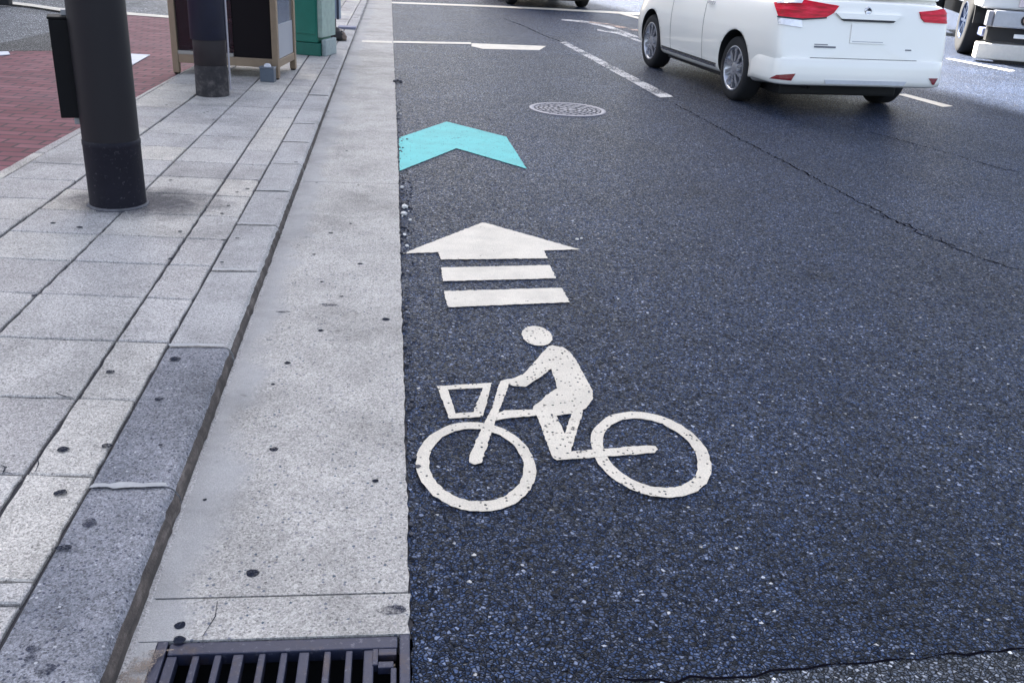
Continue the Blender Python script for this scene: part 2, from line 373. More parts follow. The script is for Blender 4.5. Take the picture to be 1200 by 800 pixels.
# ------------------------------------------------------------------ kerb
kj = [.3, 1.15, W(112, 570, ZS)[1], W(195, 405, ZS)[1], W(246, 316, ZS)[1], W(276, 262, ZS)[1]]
while kj[-1] < 28: kj.append(kj[-1] + .62 if kj[-1] < 8 else kj[-1] + .8)
bm = bmesh.new()
def A_line(y): return -.773 + .0035 * y
def ktop(y): return -.559 - .0020 * y
def kbot(y): return -.534 - .0038 * y
for i, (a, b_) in enumerate(zip(kj, kj[1:])):
    co = 0 if i < 3 else 1
    n = max(2, int((b_ - a) / .03)) if a < 6 else 3
    rings = []
    dz = random.uniform(-.002, .003)
    for k in range(n + 1):
        y = a + .0035 + (b_ - a - .007) * k / n
        xa, xt, xb = A_line(y) + .004, ktop(y), kbot(y); w_ = random.gauss(0, .0013)
        e = .004 if k in (0, n) else 0
        prof = [(xa, ZS - .03), (xa, ZS - .003 - e), (xa + .004, ZS + dz - e), (xt - .016, ZS + dz - e), (xt - .004 + w_, ZS - .004 - e), (xt + .005 + w_, ZS - .016), (xb - .006 + w_ * 1.5, .03), (xb + w_, -.03)]
        rings.append([bm.verts.new((x, y, z)) for x, z in prof])
    for k in range(n):
        for q in range(len(prof) - 1):
            f_ = bm.faces.new((rings[k][q], rings[k][q + 1], rings[k + 1][q + 1], rings[k + 1][q])); f_.material_index = 2 if q >= 5 else co
    for rg in (rings[0], rings[-1]): bm.faces.new(rg).material_index = co
# mortar in the joints, and the pale fillet at the foot
for y in kj[1:-1]:
    xa, xt = A_line(y), ktop(y)
    fill(bm, [ragged([Vector((xa + .006, y - .009, 0)), Vector((xt - .012, y - .009, 0)), Vector((xt - .012, y + .009, 0)), Vector((xa + .006, y + .009, 0))], .02, .003)], ZS + .0045, 3)
fl = []
y = PIT['y1'] - .3
while y < 26: fl.append(y); y += .05 if y < 8 else .3
prev = None
for y in fl:
    wob = random.uniform(-.004, .005)
    a, b_, c_ = bm.verts.new((kbot(y) - .004, y, .009)), bm.verts.new((kbot(y) + .005 + wob * .5, y, .0085)), bm.verts.new((kbot(y) + .012 + wob, y, .0045))
    if prev:
        bm.faces.new((prev[0], a, b_, prev[1])).material_index = 1; bm.faces.new((prev[1], b_, c_, prev[2])).material_index = 1
    prev = (a, b_, c_)
for u, v, r in ((186, 467, .013), (205, 420, .018), (188, 521, .006), (260, 307, .009), (290, 221, .012), (300, 211, .010), (347, 190, .012), (262, 281, .012), (278, 279, .010)):
    gum(bm, u, v, r, ZS + .0045, 4, (1, .8))
gum(bm, 105, 612, .018, ZS + .0045, 5, (.9, 1)); gum(bm, 52, 783, .02, ZS + .0045, 5, (1, .8)); gum(bm, 40, 758, .014, ZS + .0045, 5); gum(bm, 36, 770, .012, ZS + .0045, 5)
bmesh.ops.recalc_face_normals(bm, faces=bm.faces)
tag(link('kerb', bm, [M['kerb_coarse'], M['kerb'], M['kerb_face'], M['mortar'], M['gum'], M['smudge']]), kind='structure')

# ------------------------------------------------------------------ sidewalk slabs
def line2(p1, p2):
    a, b_ = W(*p1, ZS), W(*p2, ZS); k = (b_.x - a.x) / (b_.y - a.y)
    return lambda y: a.x + k * (y - a.y)
lA = lambda y: A_line(y) - .003
lB = line2((31.5, 553), (350, 82.5)); lC = line2((0, 387), (300, 95.6)); lE = line2((0, 277.5), (204, 130)); lD2 = line2((0, 211), (87.5, 160)); lD = line2((0, 201), (206, 89))
rows = [.42, .84, 1.26]
for u, v in ((50, 680.5), (37.5, 708), (30, 555), (85, 466.6), (129.5, 398.7), (161, 348), (190, 309.5), (217, 279), (234, 252.5), (252, 229), (265, 209.5), (276, 192), (287.5, 176)):
    q = W(u, v, ZS); rows.append(q.y + .076 * (q.x + .9))
rows.sort(); r_ = []
for y in rows:
    if not r_ or y - r_[-1] > .05: r_.append(y)
rows = r_
while rows[-1] < 24: rows.append(rows[-1] + .37)
bm = bmesh.new()
cols = [(lB, lA, .006, .004), (lC, lB, .006, .007), (lE, lC, .006, .006), (lD2, lE, .004, .006), (lD, lD2, .003, .004)]
for ci, (l0, l1, g0, g1) in enumerate(cols):
    rr = rows if ci < 4 else [a for k, a in enumerate(rows) if k % 2 == 0]
    off = (0, 0, 0, .17, .05)[ci]
    for a, b_ in zip(rr, rr[1:]):
        if b_ - a < .12 and ci > 2: continue
        gy = .0046 if a < 7 else .006
        cs = []
        for yy, dy in ((a, gy), (b_, -gy)):
            for l_, gx in ((l0, g0), (l1, -g1)):
                x = l_(yy) + gx
                cs.append(Vector((x + random.gauss(0, .001), yy + off + dy - .076 * (x + .9), ZS + random.gauss(0, .0009))))
        p00, p10, p01, p11 = cs
        top = []
        loop = [p00, p10, p11, p01]; cen = sum(loop, Vector()) / 4
        outer = []
        for i in range(4):
            s_, e_ = loop[i], loop[(i + 1) % 4]; n = max(1, int((e_ - s_).length / .045)) if a < 5 else 1
            for k in range(n):
                q = s_.lerp(e_, k / n); j = .0016 if a < 5 else 0
                outer.append(q + Vector((random.gauss(0, j), random.gauss(0, j), 0)))
        ins = [q + (cen - q).normalized() * .005 for q in outer]
        vt = [bm.verts.new(q) for q in ins]; vo = [bm.verts.new(q - Vector((0, 0, .004))) for q in outer]; vb = [bm.verts.new(q - Vector((0, 0, .03))) for q in outer]
        bm.faces.new(vt)
        for i in range(len(vt)):
            k = (i + 1) % len(vt); bm.faces.new((vt[i], vo[i], vo[k], vt[k])); bm.faces.new((vo[i], vb[i], vb[k], vo[k]))
m, nt, b = mat('foot_dark_patch'); p = pos(nt); b.inputs['Base Color'].default_value = (.05, .05, .065, 1); b.inputs['Roughness'].default_value = .9
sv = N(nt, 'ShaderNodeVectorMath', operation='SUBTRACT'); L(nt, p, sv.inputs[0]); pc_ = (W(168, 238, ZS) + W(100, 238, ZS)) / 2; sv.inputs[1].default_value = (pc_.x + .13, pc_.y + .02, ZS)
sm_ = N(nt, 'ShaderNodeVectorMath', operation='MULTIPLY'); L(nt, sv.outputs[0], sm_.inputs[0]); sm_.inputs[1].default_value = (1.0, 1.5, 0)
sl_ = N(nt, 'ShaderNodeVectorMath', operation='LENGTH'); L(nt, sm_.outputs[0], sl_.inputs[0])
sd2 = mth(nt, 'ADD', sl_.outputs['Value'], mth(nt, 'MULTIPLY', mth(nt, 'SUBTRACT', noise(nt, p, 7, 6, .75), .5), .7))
tr = N(nt, 'ShaderNodeBsdfTransparent'); ms = N(nt, 'ShaderNodeMixShader'); L(nt, ramp(nt, sd2, [(.18, .62), (.48, 0.0)]), ms.inputs[0]); L(nt, tr.outputs[0], ms.inputs[1]); L(nt, b.outputs[0], ms.inputs[2]); L(nt, ms.outputs[0], nt.nodes['Material Output'].inputs[0]); M['foot_dark_patch'] = m
fill(bm, [[Vector((pc_.x + .13 + .62 * math.cos(2 * math.pi * k / 24), pc_.y + .02 + .5 * math.sin(2 * math.pi * k / 24), 0)) for k in range(24)]], ZS + .0025, 3)  # dark patch around the near pole's foot, fading outwards
for u, v, r in ((74, 526, .016), (125, 522, .014), (71, 577, .016), (129, 435, .013), (62, 261, .012), (93, 266, .014), (200, 303, .012), (211, 271, .010), (200, 211, .010), (278, 225, .009), (268, 241, .009), (260, 250, .009), (250, 140, .010), (243, 131, .010), (40, 346, .011), (195, 123, .010), (239, 132, .008), (168, 229, .01)):
    gum(bm, u, v, r, ZS + .0035, 1, (1, .9))
gum(bm, 75, 641, .014, ZS + .0062, 1, (1.3, .7))
for pth in ([(85, 467), (74, 466), (66, 462), (78, 458), (90, 457)], [(40, 553), (45, 545), (44, 535)], [(0, 545), (8, 548), (3, 556)], [(28, 553), (15, 555), (0, 552)]):
    strip(bm, px(pth, ZS), .0028, ZS + .003, 1, .002)
me_o = flat('sidewalk', bm, [M['tile'], M['gum'], M['smudge'], M['foot_dark_patch']]); tag(me_o, kind='structure')
bm = bmesh.new(); fill(bm, [[Vector(c) for c in ((-.76, -.5, 0), (-.68, 26, 0), (-1.2, 26, 0), (lD(6) + .2, 12, 0), (lD(6), 6, 0), (lD(0), 0, 0), (-2.6, -.5, 0))]], ZS - .013)
tag(flat('sidewalk_bed', bm, M['grout']), kind='structure')

# ------------------------------------------------------------------ brick paving and side road on the left
ZB = ZS - .004
bm = bmesh.new()
loop = [Vector((lD(y) - .004, y, 0)) for y in (-1, 2, 4, 6, 8, 10, 12.2)] + px([(206, 22), (150, 17), (70, 36), (62, 39), (40, 58), (0, 61)], ZB) + [Vector((-9, 8.6, 0)), Vector((-9, -1, 0))]
fill(bm, [loop], ZB); tag(flat('brick_paving', bm, M['brick']), kind='structure')
bm = bmesh.new(); fill(bm, [[Vector(c) for c in ((-60, -5, 0), (-2.8, -5, 0), (-1.35, 24, 0), (-.75, 26, 0), (-.9, 60, 0), (-60, 60, 0))]], ZB - .02)
tag(flat('side_road', bm, M['side_road']), kind='structure')
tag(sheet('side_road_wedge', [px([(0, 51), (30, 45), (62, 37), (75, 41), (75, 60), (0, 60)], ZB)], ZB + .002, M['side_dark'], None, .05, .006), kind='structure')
def marking(name, loops, label, m_, cat='road marking', z=.004, group=None, step=.012, j=.0018):
    return tag(sheet(name, loops, z, m_, None, step, j), label, cat, group)
marking('curb_line', [px([(-30, -1), (0, 1), (35, 5), (70, 10), (150, 15), (215, 20.5), (215, 23), (150, 18.2), (70, 13.5), (35, 8), (0, 4), (-30, 2)], ZB)], 'long thin white line crossing the side road behind the near dark pole', M['paint_white'], 'painted line', ZB + .006)

# ------------------------------------------------------------------ road markings
def ell(cx, cy, a, b_, ph, n=72):
    ph = math.radians(ph)
    return [W(cx + a * math.cos(2 * math.pi * k / n), cy + b_ * math.sin(2 * math.pi * k / n + ph)) for k in range(n)]
bk = empty('bicycle_marking', W(655, 545), 'white pitted painted pictogram of a cyclist on a bicycle with front basket', 'road marking')
def bpart(name, loops, z):
    o = sheet(name, loops, z, M['paint_pitted'], None, .012, .0012); o.parent = bk; o.matrix_parent_inverse = Matrix.Translation(-bk.location); return o
bpart('wheel', [ell(557.8, 548, 70.2, 52.5, 5), ell(558, 546, 55.5, 42.5, 5)], .0040)
bpart('wheel', [ell(763, 533.6, 70.7, 50.4, 17), ell(762, 532, 55.7, 40.6, 19)], .0040)
bpart('basket', [px([(512, 453.4), (576.6, 449.5), (565.5, 489.4), (526.5, 491.5)]), px([(525, 457.6), (565.5, 455.5), (555, 484), (534, 485.5)])], .0042)
bpart('front_fork', [px([(586, 447.5), (597, 445), (596, 453), (583.5, 485.5), (576.6, 506.5), (564, 543), (557, 545.5), (550.5, 543.5), (549.6, 537), (564, 503.5), (576, 481)])], .0047)
bpart('crossbar', [px([(584, 485), (591, 482), (626, 481), (628, 488.5), (595.5, 490.8), (582, 494)])], .0050)
bpart('chain_stay', [px([(654, 533.5), (670.8, 529.8), (760, 523), (767, 523.6), (770.8, 527.7), (766.7, 532), (700, 537), (653, 540.6)])], .0047)
bpart('rider_head', [ell(629.2, 394.5, 18, 11.6, 12, 40)], .0042)
bpart('rider_body', [px([(596, 445.5), (606, 442.8), (615.6, 437), (629, 422), (642.5, 407), (647.5, 405.8), (658.7, 407.5), (667, 412.5), (677.5, 427.5), (694.4, 459.5), (694.3, 469), (688.5, 477), (683.5, 481.5), (668.9, 530), (653, 540.4), (648, 538), (637, 510), (629.5, 488.5), (624, 484), (625, 477), (635, 470), (640, 464), (652.7, 456), (650, 445), (645.8, 433), (633, 443), (620.6, 451), (616, 454), (602, 453.3), (595, 451)]),
                     px([(651.8, 488.2), (661.5, 509.3), (670, 486)])], .0044)
ar = empty('arrow_marking', W(580, 340), 'white painted arrow with two separate stripes below its head, above the cyclist', 'road marking')
for nm, l in (('arrow_head', [(472, 297.8), (515, 281), (565, 261.6), (569, 262), (679, 293), (637, 294.4), (642, 303.6), (516, 305), (514, 296.4)]),
              ('stripe', [(517, 314.4), (644, 311.4), (651.6, 327), (519, 330.4)]), ('stripe', [(520, 342), (658, 338), (668, 355), (525, 361)])):
    o = sheet(nm, [px(l)], .004, M['paint_white'], None, .012, .0018); o.parent = ar; o.matrix_parent_inverse = Matrix.Translation(-ar.location)
marking('chevron_marking', [px([(467.7, 162), (523.3, 143.2), (593.3, 161), (617.3, 198.5), (535, 174.5), (468.3, 201)])], 'turquoise painted chevron at the gutter edge, pointing up the road', M['paint_cyan'])
marking('lane_dash', [px([(656, 50), (663.5, 49.3), (789, 114), (773.3, 115)])], 'worn long white lane dash left of the white car', M['worn_and_glint'], group='white lane dashes beside the white car')
marking('lane_dash', [px([(1050, 110.8), (1061, 110.5), (1117, 125), (1105, 126)])], 'short bright white lane dash behind the white car, right of its rear tyre', M['paint_white'], group='white lane dashes beside the white car')
marking('sun_beam_line', [px([(459, 48.6), (552, 50.2), (552, 52.4), (459, 50.8)])], 'thin beam of reflected sun painted white across the road from the gutter, before a thicker bar', M['paint_white'], 'painted line')  # thin beam of reflected sun, laid as a painted line
marking('sun_beam_bar', [px([(552.5, 51.3), (640, 54.5), (632, 59.4), (566, 58), (552.5, 55)])], 'thick short white bar of painted reflected sun at the end of the thin line', M['paint_white'])  # thicker end of the same reflected beam, in paint
marking('sun_beam_gutter', [px([(424, 47.8), (459.5, 48.6), (459.5, 51), (424, 49.8)], ZG)], 'short painted beam of reflected sun across the pale gutter joining the thin road line', M['paint_white'], 'painted line', ZG + .003, step=.05)  # the sun beam carried over the gutter in paint
marking('far_sun_beam', [px([(459, 2.6), (560, 6.2), (640, 9.8), (712, 13.5), (757, 16.2), (757, 18.6), (712, 15.8), (640, 11.8), (560, 8.2), (459, 4.4)])], 'long thin beam of reflected sun painted white across the road at the top, by the dark car', M['paint_white'], 'painted line', step=.1)  # farther beam of reflected sun, laid as a painted line
marking('far_sun_beam_end', [px([(722, 14), (735, 17), (760, 23.5), (760, 26), (735, 19.4), (722, 15.6)])], 'short thin painted end of a sun beam curving off toward the front of the white car', M['paint_white'], 'painted line', z=.0052, step=.1)  # tail of the far sun beam, also put in as paint
for k, (l, m_, lb) in enumerate((([(658, 23), (684, 24.5), (710, 29), (752, 45), (752, 47), (708, 32), (684, 27), (658, 24.5)], 'worn_and_glint', 'faint long white glint painted on the road ahead of the white car, nearest to it'),
                       ([(690, 25.5), (712, 28), (752, 36), (752, 38), (712, 30.5), (690, 27)], 'glint_orange', 'faint orange glint painted on the road ahead of the white car'),
                       ([(700, 35), (726, 38), (752, 49), (752, 51), (724, 40.5), (700, 36.5)], 'worn_and_glint', 'faint short white painted glint low by the front wheel of the white car'))):
    marking('painted_glint', [px(l)], lb, M[m_], z=.0045 + .0006 * k, group='painted sun glints ahead of the white car', step=.08)  # sunlight thrown off the car onto the road, painted as streaks
marking('truck_lane_line', [px([(1108, 69), (1114, 69), (1190, 83.5), (1182, 84)])], 'thin white lane line on the road in front of the truck', M['paint_white'], 'painted line')

# loose crumbs along the edge of the asphalt
bm = bmesh.new()
def crumb(c, r, mi):
    g_ = bmesh.ops.create_icosphere(bm, subdivisions=1, radius=r)
    for v in g_['verts']: v.co = Vector((v.co.x * random.uniform(.7, 1.3), v.co.y * random.uniform(.7, 1.3), v.co.z * random.uniform(.5, .9))) + Vector(c)
    for f_ in {f_ for v in g_['verts'] for f_ in v.link_faces}: f_.material_index = mi
for u, v, r, mi in ((474, 244, .020, 1), (473, 252, .018, 1), (471, 220, .012, 1), (474, 276, .012, 1), (469, 134, .012, 1), (463, 97, .02, 0), (470, 97, .022, 0), (466, 96, .02, 0), (676, 281, .010, 1), (681, 280, .008, 1), (471, 297, .010, 0), (352, 133, .02, 1), (390, 73, .03, 1), (385, 132, .012, 1)):
    q = W(u, v); crumb((q.x, q.y, r * .4 + (ZG if q.x < 0 else 0)), r, mi)
for k in range(170):
    y = random.uniform(1.8, 8.5) if k < 90 else random.gauss(5.0, .5); r = random.uniform(.003, .010)
    crumb((gut_edge(y) + abs(random.gauss(.006, .022)) * (1 if k < 90 else 1.6), y, r * .4), r, 0 if random.random() < .93 or y < 4.2 else 1)
tag(link('gravel', bm, [simple('dark_crumbs', (.05, .05, .06), .8, var=.4), simple('pale_crumbs', (.6, .58, .55), .8)]), kind='stuff')

# ------------------------------------------------------------------ manhole
def metal(name, col, rough=.5, met=1.0, var=.25): return simple(name, col, rough, met, var, 40, bmp=.15)
M['cast'] = metal('worn_cast_iron', (.16, .16, .185), .55, .7); M['cast_dark'] = simple('grimy_cast_iron', (.05, .05, .06), .7, .3)
c = (W(620, 126.7) + W(710, 130.7)) / 2; R0 = (W(710, 130.7) - W(620, 126.7)).length / 2
mh = empty('manhole_cover', c, 'round iron manhole cover with concentric pattern set in the asphalt', 'manhole cover')
bm = bmesh.new(); lathe(bm, [(R0, -.02), (R0, .004), (R0 - .006, .007), (R0 - .040, .007), (R0 - .045, .002), (R0 - .045, -.02)], 72); link('frame', bm, M['cast'], mh, True)
bm = bmesh.new(); lathe(bm, [(R0 - .05, -.02), (R0 - .05, .001), (.0005, .001)], 72, mi=1)
for ri, (ra, rb) in enumerate(((R0 - .075, R0 - .055), (R0 - .115, R0 - .092), (R0 - .155, R0 - .132), (R0 - .195, R0 - .172), (R0 - .24, R0 - .212), (.02, .07))):
    if rb <= 0 or ra <= 0: continue
    n = max(6, int(ra * 2 * math.pi / .075))
    for k in range(n):
        a0 = 2 * math.pi * (k + (ri % 2) * .5) / n; a1 = a0 + 2 * math.pi / n * .72; vs = []
        for z in (.0, .006):
            for rr_, aa in ((ra, a0), (rb, a0), (rb, (a0 + a1) / 2), (rb, a1), (ra, a1), (ra, (a0 + a1) / 2)): vs.append(bm.verts.new((rr_ * math.cos(aa), rr_ * math.sin(aa), z)))
        bm.faces.new(vs[6:]); 
        for q in range(6): bm.faces.new((vs[q], vs[(q + 1) % 6], vs[6 + (q + 1) % 6], vs[6 + q]))
link('cover', bm, [M['cast'], M['cast_dark']], mh)

# ------------------------------------------------------------------ drain grate
gx0, gx1 = -.49, gut_edge(1.5) - .002; gy1, gy0 = PIT['y1'] - .002, PIT['y0']
ANG = math.atan2(W(479.5, 736)[1] - W(175, 768)[1], W(479.5, 736)[0] - W(175, 768)[0])
gr = empty('drain_grate', (gx1, W(479.5, 736)[1], .004), 'blue grey steel drain grate set in the near end of the gutter', 'drain grate')
GW = gx1 - gx0 ; GD = .40
M['steel'] = simple('painted_worn_steel', (.024, .028, .064), .5, .3, .35, 30, bmp=.2); m, nt, b = mat('worn_grate_steel'); tc = N(nt, 'ShaderNodeNewGeometry').outputs['Position']
c = mix(nt, noise(nt, tc, 30, 4), (.011, .014, .034), (.021, .025, .056))
c = mix(nt, ramp(nt, noise(nt, tc, 16, 6, .72), [(.52, 0.0), (.66, .7)]), c, (.045, .030, .028)); c = mix(nt, ramp(nt, noise(nt, tc, 75, 4, .7), [(.58, 0.0), (.70, .6)]), c, (.12, .12, .15))
L(nt, c, b.inputs['Base Color']); b.inputs['Roughness'].default_value = .55; b.inputs['Metallic'].default_value = .25; bump(nt, noise(nt, tc, 120, 4), b, .3, .002); M['steel'] = m
M['pit'] = simple('dark_pit', (.006, .006, .008), .95)
boxes('frame', [(-GW, 0, -.022, 0, -.03, .002), (-.022, 0, -GD, -.0225, -.03, .002), (-GW, -GW + .022, -GD, -.0225, -.03, .002)], M['steel'], gr, .0025)
boxes('front_rail', [(-GW + .026, -.026, -.062, -.0265, -.03, .0)], M['steel'], gr, .003)
x = -.075; k = 0
boxes('lift_tab', [(-.066, -.028, -.082, -.0625, -.02, -.0012), (-.078, -.0662, -.110, -.0625, -.02, -.0008), (-.066, -.034, -.118, -.1, -.02, -.0016), (-.040, -.028, -.30, -.1185, -.02, -.002)], M['steel'], gr, .002)
while x > -GW + .03:
    w_ = .014 if k % 3 else .021
    boxes('bar', [(x - w_, x, -GD, -.0628, -.03, -.003)], M['steel'], gr, .0025); x -= .0445; k += 1
boxes('rod', [(-GW + .026, -.026, -.25, -.238, -.045, -.0305)], M['steel'], gr, .002)
bm = bmesh.new()
vs = box(bm, -GW - .001, .001, -GD - .05, .001, -.31, -.035)
tops = [f_ for f_ in bm.faces if f_.calc_center_median().z > -.04]; bmesh.ops.delete(bm, geom=tops, context='FACES')
link('pit_wall', bm, M['pit'], gr)
boxes('twig', [(-.062, -.030, -.094, -.088, -.028, -.020)], simple('dry_leaf', (.25, .2, .15), .9), gr, .002)
bm = bmesh.new(); fill(bm, [ragged([W(128, 806, .005), W(172, 806, .005), W(176, 790, .005), W(186, 772, .005), W(205, 762, .005), W(180, 763, .005), W(158, 772, .005)], .006, .0022)], .0105)
m, nt, b = mat('brown_silt'); p = pos(nt); L(nt, mix(nt, noise(nt, p, 90, 4), (.12, .095, .08), (.26, .21, .17)), b.inputs['Base Color']); b.inputs['Roughness'].default_value = .95
tr = N(nt, 'ShaderNodeBsdfTransparent'); ms = N(nt, 'ShaderNodeMixShader'); L(nt, ramp(nt, mth(nt, 'ADD', mth(nt, 'MULTIPLY', noise(nt, p, 26, 4, .7), .6), mth(nt, 'MULTIPLY', noise(nt, p, 260, 2), .4)), [(.42, 0.0), (.60, 1.0)]), ms.inputs[0]); L(nt, tr.outputs[0], ms.inputs[1]); L(nt, b.outputs[0], ms.inputs[2]); L(nt, ms.outputs[0], nt.nodes['Material Output'].inputs[0])
o = flat('silt', bm, m); tag(o, kind='stuff')

# ------------------------------------------------------------------ poles
M['pole'] = simple('dark_grey_pole_paint', (.009, .0075, .010), .55, .0, .2, 9, bmp=.05); M['pole'].node_tree.nodes['Principled BSDF'].inputs['Specular IOR Level'].default_value = .3; M['pole_base'] = None
m, nt, b = mat('scuffed_black_base'); tc = N(nt, 'ShaderNodeTexCoord').outputs['Object']
sc_ = ramp(nt, noise(nt, tc, 55, 5, .7), [(.60, 0.0), (.68, 1.0)])
cc = mix(nt, noise(nt, tc, 8, 5), (.004, .004, .008), (.011, .010, .018)); L(nt, mix(nt, mth(nt, 'MULTIPLY', sc_, .45), cc, (.12, .115, .13)), b.inputs['Base Color']); b.inputs['Roughness'].default_value = .65; b.inputs['Specular IOR Level'].default_value = .22
bump(nt, noise(nt, tc, 40, 4), b, .3, .003); M['pole_base'] = m
m, nt, b = mat('rusted_pole_foot'); tc = N(nt, 'ShaderNodeTexCoord').outputs['Object']
L(nt, ramp(nt, noise(nt, tc, 14, 6, .7), [(.3, (.010, .009, .011)), (.5, (.024, .021, .023)), (.66, (.085, .072, .070)), (.74, (.07, .034, .028))]), b.inputs['Base Color']); b.inputs['Roughness'].default_value = .8; bump(nt, noise(nt, tc, 40, 4), b, .4, .004); M['rust'] = m
r1 = (W(168, 238, ZS) - W(100, 238, ZS)).length / 2 * .97
c1 = (W(168, 238, ZS) + W(100, 238, ZS)) / 2 + Vector((.022, -.01, 0))
p1 = empty('utility_pole', c1, 'thick dark grey steel pole with scuffed black foot and side box, nearest on the pavement', 'pole', 0)
bm = bmesh.new(); lathe(bm, [(r1 * .985, .30), (r1 * .975, 2.0), (r1 * .93, 6.5), (.001, 6.5)], 56); link('shaft', bm, M['pole'], p1)
bm = bmesh.new(); lathe(bm, [(r1 * 1.01, 0.0), (r1 * 1.0, .03), (r1 * 1.0, .295), (r1 * 1.014, .30), (r1 * 1.014, .318), (r1 * .98, .324), (r1 * .97, .324)], 56); link('base_sleeve', bm, M['pole_base'], p1)
bm = bmesh.new(); rg = lathe(bm, [(r1 * 1.10, -.006), (r1 * 1.07, .004), (r1 * 1.02, .010), (r1 * .98, .010)], 56)
for v in bm.verts: v.co.x *= 1 + random.uniform(-.03, .05); v.co.y *= 1 + random.uniform(-.03, .05)
link('mortar_collar', bm, simple('dirty_mortar', (.10, .097, .105), .9, var=.8, scale=30), p1)
vd = Vector((c1.x, c1.y, 0)).normalized(); an = math.atan2(vd.y, vd.x) - math.pi / 2
M['black_box'] = simple('black_box_paint', (.004, .004, .005), .6); M['black_box'].node_tree.nodes['Principled BSDF'].inputs['Specular IOR Level'].default_value = .15
bx_ = boxes('control_box', [(-r1 - .075, -r1 + .02, .0, .13, .42, .86), (-r1 - .08, -r1 + .02, -.005, .135, .86, .872)], M['black_box'], p1, .006); bx_.rotation_euler = (0, 0, an)
M['bracket'] = simple('grey_bracket', (.3, .3, .31), .5, .6)
for z0, z1 in ((.874, .90), (.385, .415)):
    bk_ = boxes('bracket', [(-r1 - .02, -r1 + .03, .03, .09, z0, z1)], M['bracket'], p1, .003); bk_.rotation_euler = (0, 0, an)

r2 = (W(268, 112, ZS) - W(228, 113, ZS)).length / 2 ; c2 = (W(268, 112, ZS) + W(228, 113, ZS)) / 2 + Vector((0, .05, 0))
p2 = empty('utility_pole', c2, 'thinner dark blue black pole with grey rusty foot standing before the phone booth', 'pole')
def octo(bm, prof): lathe(bm, prof, 28)
bm = bmesh.new(); octo(bm, [(r2 * .97, .0), (r2 * .96, .2), (r2 * .95, .238)]); link('foot', bm, M['rust'], p2)
bm = bmesh.new(); octo(bm, [(r2 * .93, .238), (r2 * .95, .242), (r2 * .95, .43)]); link('collar', bm, simple('brown_black_paint', (.011, .007, .009), .55, var=.4, scale=14), p2)
bm = bmesh.new(); octo(bm, [(r2 * .95, .43), (r2 * 1.06, .432), (r2 * 1.06, 2.2), (r2 * .95, 2.21), (r2 * .9, 6.5), (.001, 6.5)]); link('shaft', bm, simple('blue_black_wrap', (.012, .014, .032), .5, var=.5, scale=11), p2)
bm = bmesh.new()
lathe(bm, [(.008, .0), (.008, 2.4), (.0005, 2.4)], 12, c=(r2 * 1.06 + .004, -.02, .05)); link('conduit', bm, simple('pale_conduit', (.30, .28, .30), .6), p2)

# ------------------------------------------------------------------ phone booth
M['bronze'] = simple('bronze_aluminium', (.26, .195, .135), .42, .55, .15, 20); M['dark_panel'] = simple('dark_brown_panel', (.007, .005, .006), .6); M['dark_panel'].node_tree.nodes['Principled BSDF'].inputs['Specular IOR Level'].default_value = .12
m, nt, b = mat('booth_glass'); b.inputs['Base Color'].default_value = (.55, .6, .66, 1); b.inputs['Roughness'].default_value = .06
out = nt.nodes['Material Output']; tr = N(nt, 'ShaderNodeBsdfTransparent'); tr.inputs[0].default_value = (.62, .66, .72, 1); gl = N(nt, 'ShaderNodeBsdfGlossy'); gl.inputs['Roughness'].default_value = .08
fr = N(nt, 'ShaderNodeFresnel'); fr.inputs[0].default_value = 1.5; ms = N(nt, 'ShaderNodeMixShader'); L(nt, mth(nt, 'ADD', fr.outputs[0], mth(nt, 'MULTIPLY', noise(nt, pos(nt), 5, 3), .06)), ms.inputs[0]); L(nt, tr.outputs[0], ms.inputs[1]); L(nt, gl.outputs[0], ms.inputs[2]); L(nt, ms.outputs[0], out.inputs[0]); M['glass'] = m
f1 = W(327, 94, ZS); f0 = W(216, 83, ZS); ud = (f1 - f0); bw = ud.length; rz = math.atan2(ud.y, ud.x) * .36
bo = empty('phone_booth', f1, 'bronze framed telephone booth with dark glass panels behind the thin pole', 'phone booth', rz)
D = .70; P_ = .055; HB = 2.15
for x0, y0 in ((-P_, 0), (-bw, 0), (-P_, D - P_), (-bw, D - P_)):
    boxes('post', [(x0, x0 + P_, y0, y0 + P_, .012, HB)], M['bronze'], bo, .006)
    boxes('foot', [(x0 + .008, x0 + P_ - .008, y0 + .008, y0 + P_ - .008, 0, .0115)], M['dark_panel'], bo, .002)
for nm, b_ in (('front_rail', (-bw + P_, -P_, .006, P_ - .006, .10, .175)), ('side_rail', (-P_ + .006, -.006, P_, D - P_, .10, .165)), ('side_rail', (-bw + .006, -bw + P_ - .006, P_, D - P_, .10, .165)), ('back_rail', (-bw + P_, -P_, D - P_ + .006, D - .006, .10, .165))):
    boxes(nm, [b_], M['bronze'], bo, .004)
boxes('floor', [(-bw + P_, -P_, P_, D - P_, .115, .14)], simple('booth_floor', (.09, .08, .07), .8), bo, .003)
boxes('roof', [(-bw - .03, .03, -.03, D + .03, HB, HB + .12)], M['bronze'], bo, .02)
boxes('back_panel', [(-bw + P_, -P_, D - .035, D - .02, .166, HB)], M['dark_panel'], bo, .003)
boxes('kick_panel', [(-.40, -P_ - .002, .03, .045, .176, HB)], M['dark_panel'], bo, .002)
boxes('pane', [(-bw + P_, -.402, .024, .032, .176, HB)], M['glass'], bo, 0)
boxes('pane', [(-.03, -.022, P_, D - P_, .166, HB)], simple('side_glass_reflection', (.13, .155, .20), .12, var=.3, scale=6, coat=1.0), bo, 0)  # side pane is opaque: the blue-grey reflection is its base colour
boxes('pane', [(-bw + .022, -bw + .03, P_, D - P_, .166, HB)], M['glass'], bo, 0)
